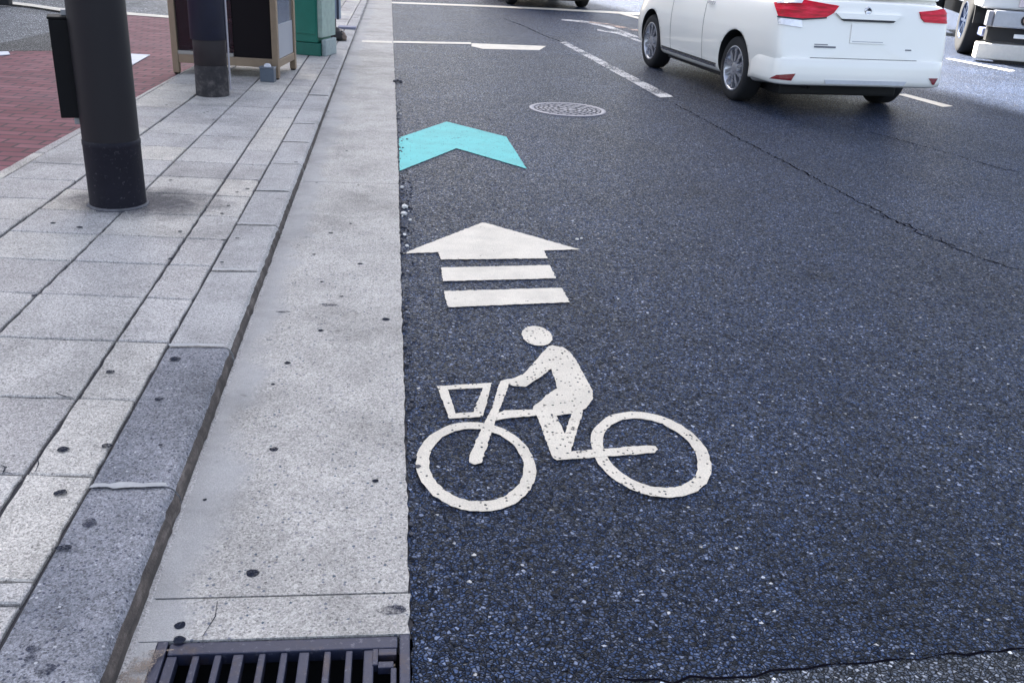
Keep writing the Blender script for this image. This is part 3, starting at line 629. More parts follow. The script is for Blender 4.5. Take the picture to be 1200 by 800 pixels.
boxes('sill_strip', [(-bw + P_, -.40, .002, .022, .176, .205)], simple('pale_sill', (.30, .28, .25), .5, .3), bo, .002)
boxes('shelf', [(-.56, -.3, .45, D - .04, .42, .45)], simple('brown_shelf', (.10, .06, .045), .5), bo, .004)
boxes('directory_rack', [(-.62, -.34, .5, D - .04, .22, .41)], simple('rack_brown', (.05, .028, .022), .6), bo, .006)
boxes('telephone', [(-.56, -.3, .55, D - .04, .9, 1.4)], simple('phone_green', (.06, .2, .14), .4), bo, .02)
boxes('side_reflection', [(-.021, -.017, .10, D - P_ - .004, .168, .46)], simple('pale_reflection', (.30, .31, .34), .4), bo, .001)  # pale sheet painted for the lighter lower part of the glass reflection
cb = W(313, 96.5, ZS)
lb_ = empty('lock_box', cb, 'small grey metal box on the ground at the foot of the phone booth', 'box', rz)
boxes('body', [(-.062, .062, 0, .085, .0, .115)], simple('grey_box_paint', (.10, .12, .15), .45, .3), lb_, .006)
boxes('lid', [(-.066, .066, -.004, .089, .1155, .128)], simple('grey_lid', (.17, .19, .22), .4, .4), lb_, .004)
bm = bmesh.new(); lathe(bm, [(.032, 0), (.030, .016), (.016, .026), (.0005, .028)], 20, c=(0, .04, .1285)); link('handle', bm, simple('pale_handle', (.5, .5, .52), .4), lb_)

# ------------------------------------------------------------------ green cabinet, sign stand
g0, g1, g2 = W(346, 63, ZS), W(375.5, 66.5, ZS), W(386, 61, ZS)
wd = (g1 - g0).length; rzg = math.atan2((g1 - g0).y, (g1 - g0).x) * .6
gc = empty('utility_cabinet', g1, 'green steel utility cabinet with lighter grey green side beside the phone booth', 'cabinet', rzg)
M['green'] = simple('green_cabinet_paint', (.012, .145, .105), .42, .0, .18, 8)
GD_ = .40
boxes('body', [(-wd + .012, -.034, .012, GD_, .135, 1.5)], M['green'], gc, .01)
boxes('side_cover', [(-.0335, .02, .02, GD_, .19, 1.5)], simple('pale_grey_green', (.27, .35, .31), .65, var=.35, scale=14), gc, .008)  # side lighter and greyer than the green body
boxes('plinth', [(-wd, -.002, 0, GD_, .0, .13)], simple('dark_green_plinth', (.010, .115, .085), .55, var=.3), gc, .008)
boxes('side_foot', [(.001, .05, .03, GD_ - .05, .0, .17)], simple('grey_foot', (.26, .31, .31), .75, var=.3), gc, .012)
boxes('door', [(-wd + .03, -.05, .004, .0115, .22, 1.4)], M['green'], gc, .003)
boxes('latch', [(-.1, -.08, -.006, .0035, .75, .87)], simple('latch_metal', (.3, .3, .3), .4, .8), gc, .003)
s0 = W(393, 38, ZS)
ss = empty('sign_stand', s0, 'blue grey sign board on a dark post beyond the green cabinet', 'sign', .1)
boxes('board', [(-.21, .02, -.012, .012, .17, 1.35)], simple('blue_grey_board', (.16, .20, .26), .5), ss, .004)
boxes('edge_trim', [(.021, .05, -.014, .014, .16, 1.36)], simple('dark_navy_trim', (.018, .022, .04), .5), ss, .003)
boxes('side_trim', [(.0505, .075, -.01, .01, .17, 1.35)], simple('pale_trim', (.3, .34, .4), .5), ss, .003)
boxes('post', [(-.03, .012, -.02, .02, .0, .168)], simple('dark_post', (.012, .012, .014), .5), ss, .003)
boxes('base', [(-.22, .09, -.14, .14, .0, .035)], simple('brown_black_base', (.028, .02, .018), .7), ss, .008)
def sack(name, u, v, r, m_, label, cat, sq=(1, 1, 1)):
    bm = bmesh.new(); bmesh.ops.create_uvsphere(bm, u_segments=20, v_segments=12, radius=1)
    for w_ in bm.verts:
        n_ = w_.co.copy(); k = 1 + .10 * math.sin(5 * n_.x + 3 * n_.y) + .08 * math.sin(9 * n_.z + 4 * n_.y); w_.co = Vector((n_.x * sq[0], n_.y * sq[1], max(-.55, n_.z) * sq[2])) * (r * k)
    o = link(name, bm, m_, None, True); o.location = W(u, v, ZS) + Vector((0, 0, r * sq[2] * .56)); return tag(o, label, cat)
sack('weight_bag', 390, 47, .115, simple('dark_bag', (.016, .013, .013), .7, var=.4), 'dark lumpy weight bag lying at the foot of the sign stand', 'bag', (1.2, 1, .8))
sack('stone', 401, 47.5, .062, simple('brown_stone', (.17, .125, .10), .8, var=.5), 'small round brown stone beside the dark bag', 'stone', (1, 1, .95))
o = boxes('paving_block', [(-.12, .12, -.1, .1, 0, .03)], simple('grey_block', (.20, .20, .26), .8), None, .006); o.location = W(407, 34, ZS) + Vector((0, 0, .004)); tag(o, 'flat purple grey block on the pavement right of the sign stand', 'paving block')
M['coverplate'] = simple('pale_cover', (.50, .52, .58), .6, var=.25, scale=9)
q = px([(148, 64), (176, 65.5), (155, 77.5), (138, 76)], ZB); bm = bmesh.new(); fill(bm, [q], ZB + .004); r = bmesh.ops.extrude_face_region(bm, geom=list(bm.faces)); [setattr(v, 'co', v.co + Vector((0, 0, .006))) for v in r['geom'] if isinstance(v, bmesh.types.BMVert)]
tag(link('ground_plate', bm, M['coverplate']), 'pale square plate in the brick paving just right of the thick pole', 'cover plate')
q = px([(-6, 62), (10, 61.5), (12, 65), (-4, 66.5)], ZB); bm = bmesh.new(); fill(bm, [q], ZB + .004); r = bmesh.ops.extrude_face_region(bm, geom=list(bm.faces)); [setattr(v, 'co', v.co + Vector((0, 0, .006))) for v in r['geom'] if isinstance(v, bmesh.types.BMVert)]
tag(link('ground_plate', bm, M['coverplate']), 'small pale plate in the brick paving at the left edge of the picture', 'cover plate')
o = boxes('rubber_block', [(-.5, .07, -.08, .08, 0, .1)], simple('black_rubber', (.01, .01, .011), .8), None, .02); o.location = W(7, 6, ZS); tag(o, 'low black block on the side road at the top left corner', 'block')

# ------------------------------------------------------------------ vehicles
def subsurf(o, lv):
    md = o.modifiers.new('s', 'SUBSURF'); md.levels = lv; md.render_levels = lv
def bake(o):
    dg = bpy.context.evaluated_depsgraph_get(); me = bpy.data.meshes.new_from_object(o.evaluated_get(dg)); o.modifiers.clear(); old = o.data; o.data = me; return o
def carpaint(name, col):
    m, nt, b = mat(name); tc = N(nt, 'ShaderNodeTexCoord').outputs['Object']
    L(nt, mix(nt, noise(nt, tc, 3, 3), col, tuple(min(.9, c_ * 1.03) for c_ in col)), b.inputs['Base Color']); b.inputs['Roughness'].default_value = .28
    b.inputs['Coat Weight'].default_value = .8; b.inputs['Coat Roughness'].default_value = .05; return m
M['white_paint'] = carpaint('white_car_paint', (.90, .865, .80)); M['black_paint'] = carpaint('black_car_paint', (.012, .012, .014))
M['well'] = simple('black_plastic', (.010, .010, .011), .7); M['tyre'] = simple('tyre_rubber', (.010, .010, .012), .8, bmp=.1); M['rim'] = simple('alloy_rim', (.45, .46, .50), .28, .9, .1); M['hub'] = simple('blue_steel_hub', (.06, .085, .15), .35, .7, .3)
M['auto_glass'] = simple('tinted_car_glass', (.03, .04, .055), .04, 0, .05, coat=1.0); M['seam'] = simple('gap_and_shadow', (.03, .03, .034), .6)
m, nt, b = mat('red_lamp_lens'); tc = N(nt, 'ShaderNodeTexCoord').outputs['Object']
mp = N(nt, 'ShaderNodeMapping'); mp.inputs['Scale'].default_value = (6, 6, 38); L(nt, tc, mp.inputs[0])
L(nt, ramp(nt, noise(nt, mp.outputs[0], 1, 3), [(.35, (.38, .002, .010)), (.55, (.72, .005, .032)), (.76, (.80, .05, .10))]), b.inputs['Base Color']); b.inputs['Roughness'].default_value = .3; b.inputs['Specular IOR Level'].default_value = .2; b.inputs['Coat Weight'].default_value = .12; M['red_lens'] = m
M['dark_red'] = simple('reflector_red', (.20, .006, .012), .2, coat=1.0); M['clear_lens'] = simple('clear_lamp_lens', (.72, .70, .72), .1, .25, .25, 30, 1.0); M['chrome'] = simple('chrome', (.55, .55, .57), .15, 1.0)

def wheel(parent, x, y, r, w, side, spokes=10, rimm=None, rf=.70):
    wh = bpy.data.objects.new('wheel', None); COL.objects.link(wh); wh.parent = parent; wh.location = (x, y, r); wh.empty_display_size = .1
    bm = bmesh.new(); rr = r * rf
    lathe(bm, [(rr, -w / 2), (max(r * .80, rr + .012), -w * .52), (r * .93, -w * .5), (r * .985, -w * .40), (r, -w * .25), (r, w * .25), (r * .985, w * .40), (r * .93, w * .5), (max(r * .80, rr + .012), w * .52), (rr, w / 2), (rr, -w / 2)], 48, 'X')
    link('tyre', bm, M['tyre'], wh)
    bm = bmesh.new(); s_ = side
    lathe(bm, [(rr + .002, s_ * w * .5), (rr - .012, s_ * w * .53), (rr - .022, s_ * w * .45), (rr - .03, s_ * w * .22), (.06, s_ * w * .16)], 48, 'X', mi=0)
    lathe(bm, [(.075, s_ * w * .2), (.07, s_ * w * .44), (.045, s_ * w * .47), (.0005, s_ * w * .47)], 24, 'X')
    for k in range(spokes):
        a = 2 * math.pi * k / spokes; T = Matrix.Rotation(a, 4, 'X')
        h0, h1 = .5 * .030, .5 * .045
        xs = sorted((s_ * w * .30, s_ * w * .47))
        vs = []
        for (yy, hh) in ((.055, h0), (rr - .014, h1)):
            for xx in xs:
                for q in (-hh, hh): vs.append(bm.verts.new(T @ Vector((xx, q, yy))))
        for q in ((0, 1, 3, 2), (4, 6, 7, 5), (0, 4, 5, 1), (2, 3, 7, 6), (0, 2, 6, 4), (1, 5, 7, 3)): bm.faces.new([vs[i] for i in q])
    bmesh.ops.recalc_face_normals(bm, faces=bm.faces)
    link('rim', bm, rimm or M['rim'], wh)
    bm = bmesh.new(); lathe(bm, [(rr - .035, s_ * w * .10), (.0005, s_ * w * .10)], 32, 'X'); link('brake_backing', bm, M['well'], wh)
    return wh

O_ = Vector((4.13033255, 9.09531051, 0)); HD = Vector((-.11424702, .99345237, 0)); RT = Vector((HD.y, -HD.x, 0))
CO = O_ - RT * .02 + HD * .14
WB = 2.28; HW = .90
ca = empty('car', CO, 'white wagon car with red tail lamps driving away on the right', 'car', math.atan2(HD.y, HD.x) - math.pi / 2)
ST = [(-.86, .72, .37, .97), (-.85, .81, .33, .985), (-.80, .865, .29, .995), (-.68, .885, .265, 1.0), (-.47, .895, .23, 1.0), (-.15, HW, .20, .995), (.4, HW, .19, .98), (1.1, HW, .185, .96), (1.8, HW, .185, .945), (2.3, .898, .19, .93), (2.7, .88, .20, .875), (2.95, .82, .23, .80), (3.07, .70, .29, .70), (3.10, .5, .34, .6)]
def section(y, w, zb, zt):
    h = zt - zb
    half = [(.0, zb), (.55 * w, zb), (.90 * w, zb + .004), (.965 * w, zb + .05), (.99 * w, zb + .30 * h), (w, zb + .52 * h), (.985 * w, zb + .74 * h), (.955 * w, zb + .93 * h), (.89 * w, zt), (.5 * w, zt + .012), (0, zt + .015)]
    pts = half + [(-x, z) for x, z in half[-2:0:-1]]
    out = []
    for x, z in pts:
        yy = y
        if y < -.64: yy += max(0, z - .50) * .13 + (.02 if z > .52 else 0) + max(0, .36 - z) * .15
        if y > 2.6: yy -= max(0, z - .55) * .45
        out.append(Vector((x, yy, z)))
    return out
def build_body():
    bm = bmesh.new(); rings = [[bm.verts.new(q) for q in section(*s_)] for s_ in ST]; n = len(rings[0])
    for a, b_ in zip(rings, rings[1:]):
        for k in range(n): bm.faces.new((a[k], a[(k + 1) % n], b_[(k + 1) % n], b_[k]))
    for rg in (rings[0], rings[-1]):
        cv = sum((v.co for v in rg), Vector()) / n
        inn = [bm.verts.new(cv + (v.co - cv) * .8) for v in rg]; inn2 = [bm.verts.new(cv + (v.co - cv) * .4) for v in rg]
        if rg is rings[0]:
            for q in inn + inn2: q.co.y -= .012
        for k in range(n):
            bm.faces.new((rg[k], rg[(k + 1) % n], inn[(k + 1) % n], inn[k])); bm.faces.new((inn[k], inn[(k + 1) % n], inn2[(k + 1) % n], inn2[k]))
        bm.faces.new(inn2)
    o = link('body', bm, [M['white_paint'], M['well']], ca, True); subsurf(o, 3); bake(o)
    for yy in (0, WB):
        for s_ in (-1, 1):
            cb_ = bmesh.new(); lathe(cb_, [(.345, -.19), (.345, .19)], 56, 'X', c=(s_ * .80, yy, .315), mi=1, cap=True)
            for f_ in cb_.faces: f_.material_index = 1
            cu = link('cut', cb_, [M['white_paint'], M['well']], ca)
            md = o.modifiers.new('b', 'BOOLEAN'); md.object = cu; md.operation = 'DIFFERENCE'; md.solver = 'EXACT'
            bake(o); bpy.data.objects.remove(cu)
    return o
body = build_body()
for f_ in body.data.polygons: f_.use_smooth = f_.material_index == 0
bpy.context.view_layer.update()
CM = ca.matrix_world.copy(); CI = CM.inverted()
tmp = bmesh.new(); tmp.from_mesh(body.data); TREE = BVHTree.FromBMesh(tmp); tmp.free()
# the bumper wraps the tail
def plan(z):                              # outline of the tail at a level, from left flank round to right
    pts = []
    for k in range(61):
        a = math.pi + math.pi * k / 60
        d = Vector((math.cos(a), math.sin(a) * 1.0, 0)); o_ = Vector((0, -.30, z)) + d * 3
        h = TREE.ray_cast(o_, -d)
        if h[0] is None: h = TREE.ray_cast(Vector((0, -.30, .40)) + d * 3, -d)
        pts.append((Vector((h[0].x, h[0].y, 0)), d))
    return pts
bm = bmesh.new(); base_ = plan(.40); rings = []
for q, d in base_:
    nrm = Vector((d.x * .6, d.y, 0)).normalized(); fl_ = min(1, max(0, (-.35 - q.y) / .2)); 
    rings.append([bm.verts.new(q + nrm * (o_ * (.06 + .94 * fl_)) + Vector((0, 0, z))) for o_, z in ((-.02, .515), (.004, .511), (.013, .495), (.018, .43), (.024, .385), (.027, .33), (.022, .292), (-.02, .275), (-.12, .272))])
for a, b_ in zip(rings, rings[1:]):
    for k in range(len(a) - 1): bm.faces.new((a[k], a[k + 1], b_[k + 1], b_[k]))
bumper = link('rear_bumper', bm, M['white_paint'], ca, True)
tmp = bmesh.new(); tmp.from_mesh(body.data); tmp.from_mesh(bumper.data); TREE = BVHTree.FromBMesh(tmp); tmp.free()
EYE_C = CI @ EYE; R_C = CI.to_3x3()
def on_car(u, v):
    d = (R_C @ ray(u, v)).normalized(); h = TREE.ray_cast(EYE_C, d)
    return h
def on_rear(x, z):
    return TREE.ray_cast(Vector((x, -3, z)), Vector((0, 1, 0)))
def on_side(y, z, s_):
    return TREE.ray_cast(Vector((s_ * 3, y, z)), Vector((-s_, 0, 0)))
def conform(name, pts, m_, parent, th=.006, step=.02, hitter=None):
    from mathutils.geometry import tessellate_polygon
    hit = hitter
    bm = bmesh.new(); loop = ragged([Vector((p_[0], p_[1], 0)) for p_ in pts], step, 0)
    vs = [bm.verts.new(q) for q in loop]; es = [bm.edges.new((vs[i], vs[(i + 1) % len(vs)])) for i in range(len(vs))]
    bmesh.ops.triangle_fill(bm, use_beauty=True, edges=es)
    for _ in range(2):
        le = [e for e in bm.edges if e.calc_length() > step * 1.8 and not e.is_boundary]
        if not le: break
        bmesh.ops.subdivide_edges(bm, edges=le, cuts=1); bmesh.ops.triangulate(bm, faces=bm.faces)
    nr = {}
    for v in list(bm.verts):
        h = hit(v.co.x, v.co.y)
        if h is None or h[0] is None: nr[v] = None; continue
        n_ = h[1]; 
        v.co = h[0] + n_ * .001; nr[v] = n_
    bmesh.ops.delete(bm, geom=[v for v in nr if nr[v] is None], context='VERTS')
    r = bmesh.ops.extrude_face_region(bm, geom=list(bm.faces))
    tops = [v for v in r['geom'] if isinstance(v, bmesh.types.BMVert)]
    tree_n = {}
    for v in tops:
        h = TREE.find_nearest(v.co); v.co += h[1] * th
    return link(name, bm, m_, parent)
pxhit = lambda u, v: on_car(u, v)
rear = lambda x, z: on_rear(x, z)
side = lambda s_: (lambda y, z: on_side(y, z, s_))
# tail lamps, taken in the car's own flank-and-tail shape and mirrored
tl = conform('tail_lamp', [(908, 4), (913, 19.5), (940, 22.5), (968, 20.5), (976, 16), (983, 7.5), (955, 3), (940, 1), (925, 2)], M['red_lens'], ca, .012, 2.0, pxhit)
conform('clear_lens', [(911, 1), (912, 5), (939, 4.5), (942, .5), (925, -2)], M['clear_lens'], tl, .017, 2.0, pxhit)
conform('lower_lens', [(911.5, 21), (939, 24), (939.5, 32.5), (913, 28.5)], M['clear_lens'], tl, .010, 2.0, pxhit)
conform('shade_line', [(912, 19.2), (940, 22), (968, 20.4), (968, 22), (940, 23.8), (912, 20.8)], M['seam'], tl, .014, 2.0, pxhit)
tr_ = conform('tail_lamp', [(1077, 14.5), (1079, 22), (1083, 26.5), (1110, 28.5), (1110, 10.5), (1092, 13.2)], M['red_lens'], ca, .012, 2.0, pxhit)
conform('clear_lens', [(1110.2, 10), (1110.2, 28.4), (1116, 28.4), (1119.5, 22), (1119.5, 13), (1116, 9)], M['clear_lens'], tr_, .012, 2.0, pxhit)
conform('reflector', [(902, 92), (910, 88), (932, 86.5), (927, 94.5)], M['dark_red'], ca, .006, 1.5, pxhit)
conform('reflector', [(1088, 92), (1098.5, 92), (1094, 99.5), (1092, 99.5)], M['dark_red'], ca, .006, 1.5, pxhit)
conform('plate_shadow', [(-.30, .848), (.24, .848), (.22, .833), (-.26, .833)], M['seam'], ca, .022, .02, rear)  # dark strip painted for the shadow on top of the plate recess
conform('garnish', [(-.36, .895), (.30, .895), (.24, .850), (-.30, .850)], M['white_paint'], ca, .026, .02, rear)
pl = conform('number_plate', [(-.185, .815), (.165, .815), (.165, .650), (-.185, .650)], M['white_paint'], ca, .008, .03, rear)
conform('plate_edge', [(-.165, .668), (.145, .668), (.145, .662), (-.165, .662)], simple('plate_grey', (.40, .40, .42), .5), pl, .0095, .03, rear)
M['badge'] = simple('grey_badge', (.13, .135, .16), .4)
bm = bmesh.new(); h = on_rear(-.035, .925)[0]; lathe(bm, [(.036, 0), (.034, .006), (.024, .008), (.022, .005), (.0005, .005)], 28, c=(0, 0, 0))
eb = link('emblem', bm, M['chrome'], ca); eb.location = (h.x, h.y - .001, h.z); eb.rotation_euler = (math.radians(90), 0, 0)
for a, b_, c_, d_ in ((-.53, -.40, .634, .627), (-.53, -.32, .618, .603), (.39, .45, .612, .602)): conform('badge', [(a, c_), (b_, c_), (b_, d_), (a, d_)], M['badge'], ca, .005, .02, rear)
conform('shut_line', [(-.56, .520), (.52, .520), (.52, .5155), (-.56, .5155)], M['seam'], ca, .002, .03, rear)
conform('bumper_step', [(-.40, .335), (.44, .335), (.42, .300), (-.38, .300)], simple('bumper_underside_grey', (.60, .61, .64), .4), ca, .006, .03, rear)
# side doors: shut lines, handles, sill strip
for s_ in (-1, 1):
    sd = side(s_)
    for y in (.74, 1.62): conform('shut_line', [(y, .27), (y + .06, .93), (y + .0655, .93), (y + .0055, .27)], M['seam'], ca, .0008, .04, sd)
    for y in (.62, 1.62): conform('door_handle', [(y - .02, .865), (y + .12, .865), (y + .12, .838), (y - .02, .838)], M['chrome'], ca, .02, .03, sd)
    conform('sill_trim', [(.40, .285), (1.90, .285), (1.90, .262), (.40, .262)], M['chrome'], ca, .012, .05, sd)
    conform('sill_shadow_gap', [(.40, .296), (1.90, .296), (1.90, .287), (.40, .287)], M['seam'], ca, .004, .05, sd)
# cabin
bm = bmesh.new()
lo = [(-.82, -.68, .985), (.82, -.68, .985), (.80, 1.95, .95), (-.80, 1.95, .95)]; hi = [(-.62, -.45, 1.45), (.62, -.45, 1.45), (.60, 1.05, 1.46), (-.60, 1.05, 1.46)]
v0 = [bm.verts.new(q) for q in lo]; v1 = [bm.verts.new(q) for q in hi]
bm.faces.new(v0); bm.faces.new(v1)
for k in range(4): bm.faces.new((v0[k], v0[(k + 1) % 4], v1[(k + 1) % 4], v1[k]))
bmesh.ops.bevel(bm, geom=list(bm.edges), offset=.05, segments=3, affect='EDGES'); link('cabin', bm, M['white_paint'], ca, False)
def pane(name, q0, q1, q2, q3, off):
    bm = bmesh.new(); Q = [Vector(q) for q in (q0, q1, q2, q3)]; n_ = (Q[1] - Q[0]).cross(Q[3] - Q[0]).normalized(); n_ = n_ if n_.dot(Vector(off)) > 0 else -n_
    cen = sum(Q, Vector()) / 4
    vs = [bm.verts.new(q + n_ * .004) for q in Q]; bm.faces.new(vs); r = bmesh.ops.extrude_face_region(bm, geom=list(bm.faces)); [setattr(v, 'co', v.co + n_ * .004) for v in r['geom'] if isinstance(v, bmesh.types.BMVert)]
    link(name, bm, M['auto_glass'], ca)
def lerp3(t, s_, f0, f1): return Vector(lo[0]).lerp(Vector(hi[0]), 0)
def quad_on(i, j, s0, s1, t0, t1):
    a, b_, c_, d_ = Vector(lo[i]), Vector(lo[j]), Vector(hi[i]), Vector(hi[j])
    P = lambda s_, t: a.lerp(b_, s_).lerp(c_.lerp(d_, s_), t)
    return P(s0, t0), P(s1, t0), P(s1, t1), P(s0, t1)
pane('rear_window', *quad_on(0, 1, .10, .90, .14, .88), (0, -1, 0)); pane('windscreen', *quad_on(2, 3, .07, .93, .12, .9), (0, 1, 0))
for i, j, nx in ((1, 2, 1), (3, 0, -1)):
    for s0_, s1_ in ((.06, .33), (.35, .62), (.64, .84)): pane('side_window', *quad_on(i, j, s0_, s1_, .14, .86), (nx, 0, 0))
boxes('wiper', [(-.02, .30, -.73, -.71, 1.03, 1.045)], M['well'], ca, .004)
for s_ in (-1, 1):
    boxes('mirror', [(s_ * .98 - .1, s_ * .98 + .1, 1.62, 1.72, .96, 1.10)], M['white_paint'], ca, .03, 3)
    conform('headlight', [(s_ * .42, .70), (s_ * .68, .72), (s_ * .66, .64), (s_ * .44, .62)], M['clear_lens'], ca, .01, .04, lambda x, z: TREE.ray_cast(Vector((x, 6, z)), Vector((0, -1, 0))))
boxes('underbody_and_shade_plate', [(-.62, .62, -.50, 2.75, .14, .235), (-.80, .80, .42, 1.86, .17, .21)], M['well'], ca, .02)  # second, wider plate is added to darken the ground beneath the car
bm = bmesh.new(); lathe(bm, [(.028, -.12), (.028, .10), (.022, .10), (.022, -.12)], 20); ex = link('exhaust', bm, M['well'], ca); ex.rotation_euler = (math.radians(90), 0, 0); ex.location = (-.45, -.62, .25)
for s_ in (-1, 1):
    for yy in (0, WB): wheel(ca, s_ * (HW - .125), yy, .30, .19, s_)

# the dark car ahead: a copy of the same kind, repainted
def copy_tree(o, parent=None):
    c_ = o.copy(); COL.objects.link(c_)
    if parent: c_.parent = parent
    for ch in list(o.children): copy_tree(ch, c_)
    return c_
dk = copy_tree(ca)
q0, q1 = W(611, 6.5), W(679, 10)
hd = Vector((-.12, .99, 0)).normalized(); dk.location = (q0 + q1) / 2 + hd * .35; dk.rotation_euler = (0, 0, math.atan2(hd.y, hd.x) - math.pi / 2)
tag(dk, 'dark car at the top edge with only its tyres and underside in view', 'car')
for o in dk.children_recursive:
    if o.type == 'MESH' and any(m_ and m_.name in ('white_car_paint', 'bumper_underside_grey') for m_ in o.data.materials):
        o.data = o.data.copy()
        for i, m_ in enumerate(o.data.materials):
            if m_ and m_.name in ('white_car_paint', 'bumper_underside_grey'): o.data.materials[i] = M['black_paint']
bpy.context.view_layer.update()

# truck, front right of the picture
TH = Vector((-.36, -.93, 0)).normalized()     # where it drives
TL = Vector((-TH.y, TH.x, 0))                 # its left, to the right in the picture
tz = math.atan2(TH.y, TH.x) + math.pi / 2     # local -y is forward, +x its left
wc = W(1122, 62)
tk = empty('truck', (0, 0, 0), 'white truck with silver bumper and black wheel at the top right', 'truck', tz)
M['truck_white'] = carpaint('truck_cream_paint', (.70, .69, .66)); M['silver'] = simple('silver_bumper', (.42, .43, .46), .35, .7, .2, 12)
TR = .50
# local frame: x to its left, y backwards; right front wheel at (0,0)
tk.location = wc + Vector((0, 0, 0))
XR = -.02
boxes('cab', [(XR + .02, 2.12, -1.05, 1.1, .74, 2.7)], M['truck_white'], tk, .05, 3)
boxes('chassis', [(.5, 1.7, -1.0, 6.0, .42, .72)], M['well'], tk, .01)
boxes('cargo_box', [(XR - .05, 2.2, 1.2, 6.2, .95, 3.2)], M['truck_white'], tk, .02)
bm_ = boxes('front_bumper', [(XR + .18, 2.05, -1.30, -1.06, .50, .735)], M['silver'], tk, .02)
boxes('bumper_end', [(XR + .10, XR + .178, -1.26, -1.06, .51, .72)], simple('bumper_grey', (.26, .26, .29), .4, .5), tk, .015)
boxes('valance', [(XR + .15, 2.05, -1.20, -1.02, .30, .495)], M['well'], tk, .01)
boxes('apron', [(XR + .05, 2.1, -1.28, -1.0, .045, .27)], simple('pale_apron', (.60, .575, .53), .5), tk, .02)
boxes('fog_reflection', [(XR + .52, XR + .72, -1.225, -1.2005, .36, .42), (XR + .75, XR + .83, -1.225, -1.2005, .36, .42)], simple('white_reflection', (.8, .8, .8), .3), tk, .008)  # white blocks painted for the fog lamp's reflection
bm = bmesh.new(); lathe(bm, [(.075, 0), (.075, .02), (.055, .024), (.050, .012)], 28); fo = link('fog_lamp', bm, M['well'], tk); fo.location = (XR + .62, -1.3005, .62); fo.rotation_euler = (math.radians(90), 0, 0)
bm = bmesh.new(); lathe(bm, [(.050, .0), (.045, .012), (.03, .02), (.0005, .024)], 28); fl_ = link('lens', bm, simple('amber_lens', (.55, .38, .28), .15, coat=1.0), fo)
boxes('grille_panel', [(.35, 1.8, -1.075, -1.0505, .95, 1.25)], M['well'], tk, .006)
boxes('number_plate', [(.50, .86, -1.085, -1.0505, .79, .92)], simple('plate_pale_pink', (.68, .58, .58), .5), tk, .003)
boxes('headlight', [(.06, .36, -1.08, -1.0505, .95, 1.15)], M['clear_lens'], tk, .02); boxes('headlight', [(1.78, 2.08, -1.08, -1.0505, .95, 1.15)], M['clear_lens'], tk, .02)
boxes('windscreen', [(.14, 1.98, -1.062, -1.0505, 1.5, 2.4)], M['auto_glass'], tk, .004)
boxes('side_window', [(XR + .008, XR + .0195, -.75, .5, 1.5, 2.3)], M['auto_glass'], tk, .003)
boxes('mud_guard', [(XR + .05, .5, .55, .60, .2, .9)], M['well'], tk, .01)
bm = bmesh.new()
for k in range(13):
    a = math.pi * k / 12
    for rr in (.56, .60): bm.verts.new((XR + .03, rr * math.cos(a), .5 + rr * math.sin(a))); bm.verts.new((.4, rr * math.cos(a), .5 + rr * math.sin(a)))
bm.verts.ensure_lookup_table()
for k in range(12):
    i, j = 4 * k, 4 * k + 4; V_ = bm.verts
    for q in ((i, i + 1, j + 1, j), (i + 2, i + 3, j + 3, j + 2), (i, i + 2, j + 2, j), (i + 1, i + 3, j + 3, j + 1)): bm.faces.new([V_[z] for z in q])
link('wheel_arch', bm, M['well'], tk)
boxes('step', [(XR + .12, .30, -.98, -.62, .34, .46)], simple('blue_grey_step', (.12, .14, .24), .4), tk, .02)
for x, y, s_ in ((.10, 0, -1), (1.98, 0, 1), (.12, 4.4, -1), (1.96, 4.4, 1)): wheel(tk, x, y, TR, .26, s_, 8, M['hub'], .56)

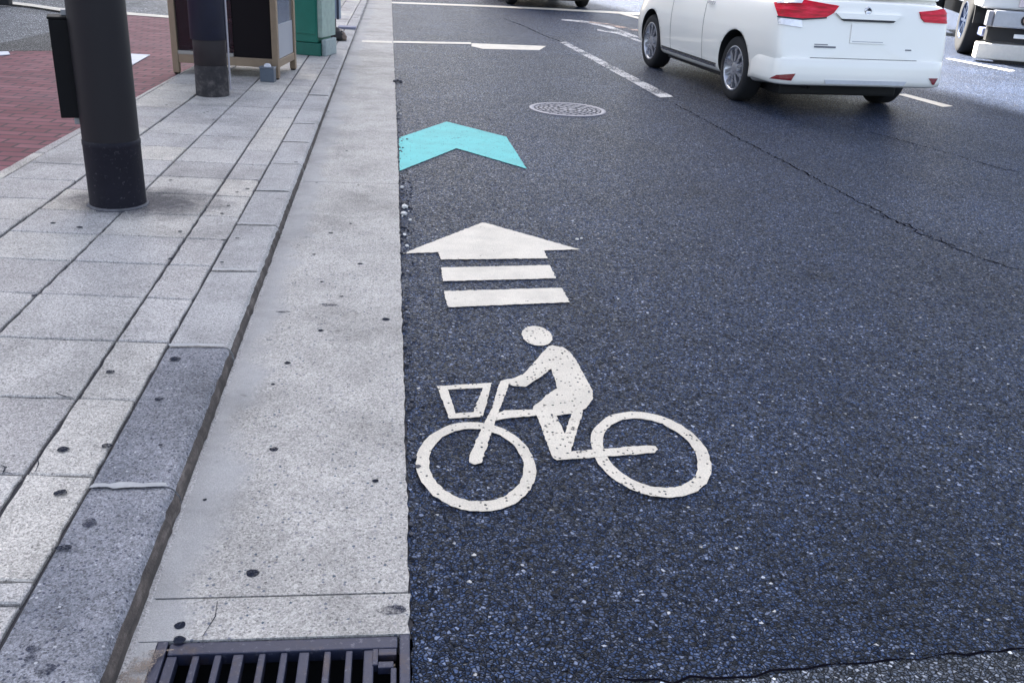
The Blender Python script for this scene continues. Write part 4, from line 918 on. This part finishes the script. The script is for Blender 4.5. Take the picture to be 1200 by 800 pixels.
# ------------------------------------------------------------------ unseen building, added and sized to lay its shade over the near lanes
SUN_EL, SUN_D = math.radians(46), Vector((-.46, .89, 0)).normalized()
a, b_ = W(1200, 125), W(700, 2); sd_ = (b_ - a).normalized(); nr_ = Vector((sd_.y, -sd_.x, 0))
HBL = 56.0; reach = HBL / math.tan(SUN_EL) * (-SUN_D).dot(nr_)
base = a - nr_ * (reach + .72)
ob = empty('shade_building', base, 'unseen long pale building, added left of the street to cast the shade', 'building', math.atan2(sd_.y, sd_.x) - math.pi / 2)
boxes('wall', [(-18, 0, 13, 120, -.3, HBL)], simple('shade_building_tile', (.74, .72, .69), .7, var=.1, scale=2), ob, 0)  # added wall made pale to bounce fill light onto the street
bm = bmesh.new()
for i in range(40):
    for k in range(15): box(bm, .003, .03, 14 + i * 2.64, 15.5 + i * 2.64, 1.4 + k * 3.5, 3.0 + k * 3.5)
wn = link('shade_building_window', bm, M['auto_glass'], ob); wn['kind'] = 'stuff'
boxes('shade_building_cornice', [(-18.2, .35, 12.8, 120.2, HBL + .002, HBL + .5)], simple('shade_building_stone', (.4, .39, .38), .8), ob, .05)

# ------------------------------------------------------------------ light
w = bpy.data.worlds.new('World'); sc.world = w; w.use_nodes = True; nt = w.node_tree; bg = nt.nodes['Background']
sk = nt.nodes.new('ShaderNodeTexSky'); sk.sky_type = 'NISHITA'; sk.sun_disc = False; sk.sun_elevation = SUN_EL
sk.sun_rotation = math.atan2(SUN_D.x, SUN_D.y); sk.air_density = .8; sk.dust_density = 3.0; sk.ozone_density = .3
hs = nt.nodes.new('ShaderNodeHueSaturation'); hs.inputs['Saturation'].default_value = .68; nt.links.new(sk.outputs[0], hs.inputs['Color']); nt.links.new(hs.outputs[0], bg.inputs[0]); bg.inputs[1].default_value = .05
sl = bpy.data.lights.new('sun', 'SUN'); sl.energy = 5.0; sl.angle = math.radians(.5); sl.color = (1, .95, .87)
so = bpy.data.objects.new('sun', sl); COL.objects.link(so)
dv = -(SUN_D * math.cos(SUN_EL) + Vector((0, 0, math.sin(SUN_EL)))); so.rotation_euler = dv.to_track_quat('-Z', 'Y').to_euler()
vs = sc.view_settings; vs.view_transform = 'Standard'; vs.look = 'None'; vs.gamma = 1; vs.use_curve_mapping = False; vs.exposure = 3.4
sc.cycles.max_bounces = 6; sc.cycles.diffuse_bounces = 3; sc.cycles.transparent_max_bounces = 12; sc.cycles.use_denoising = True
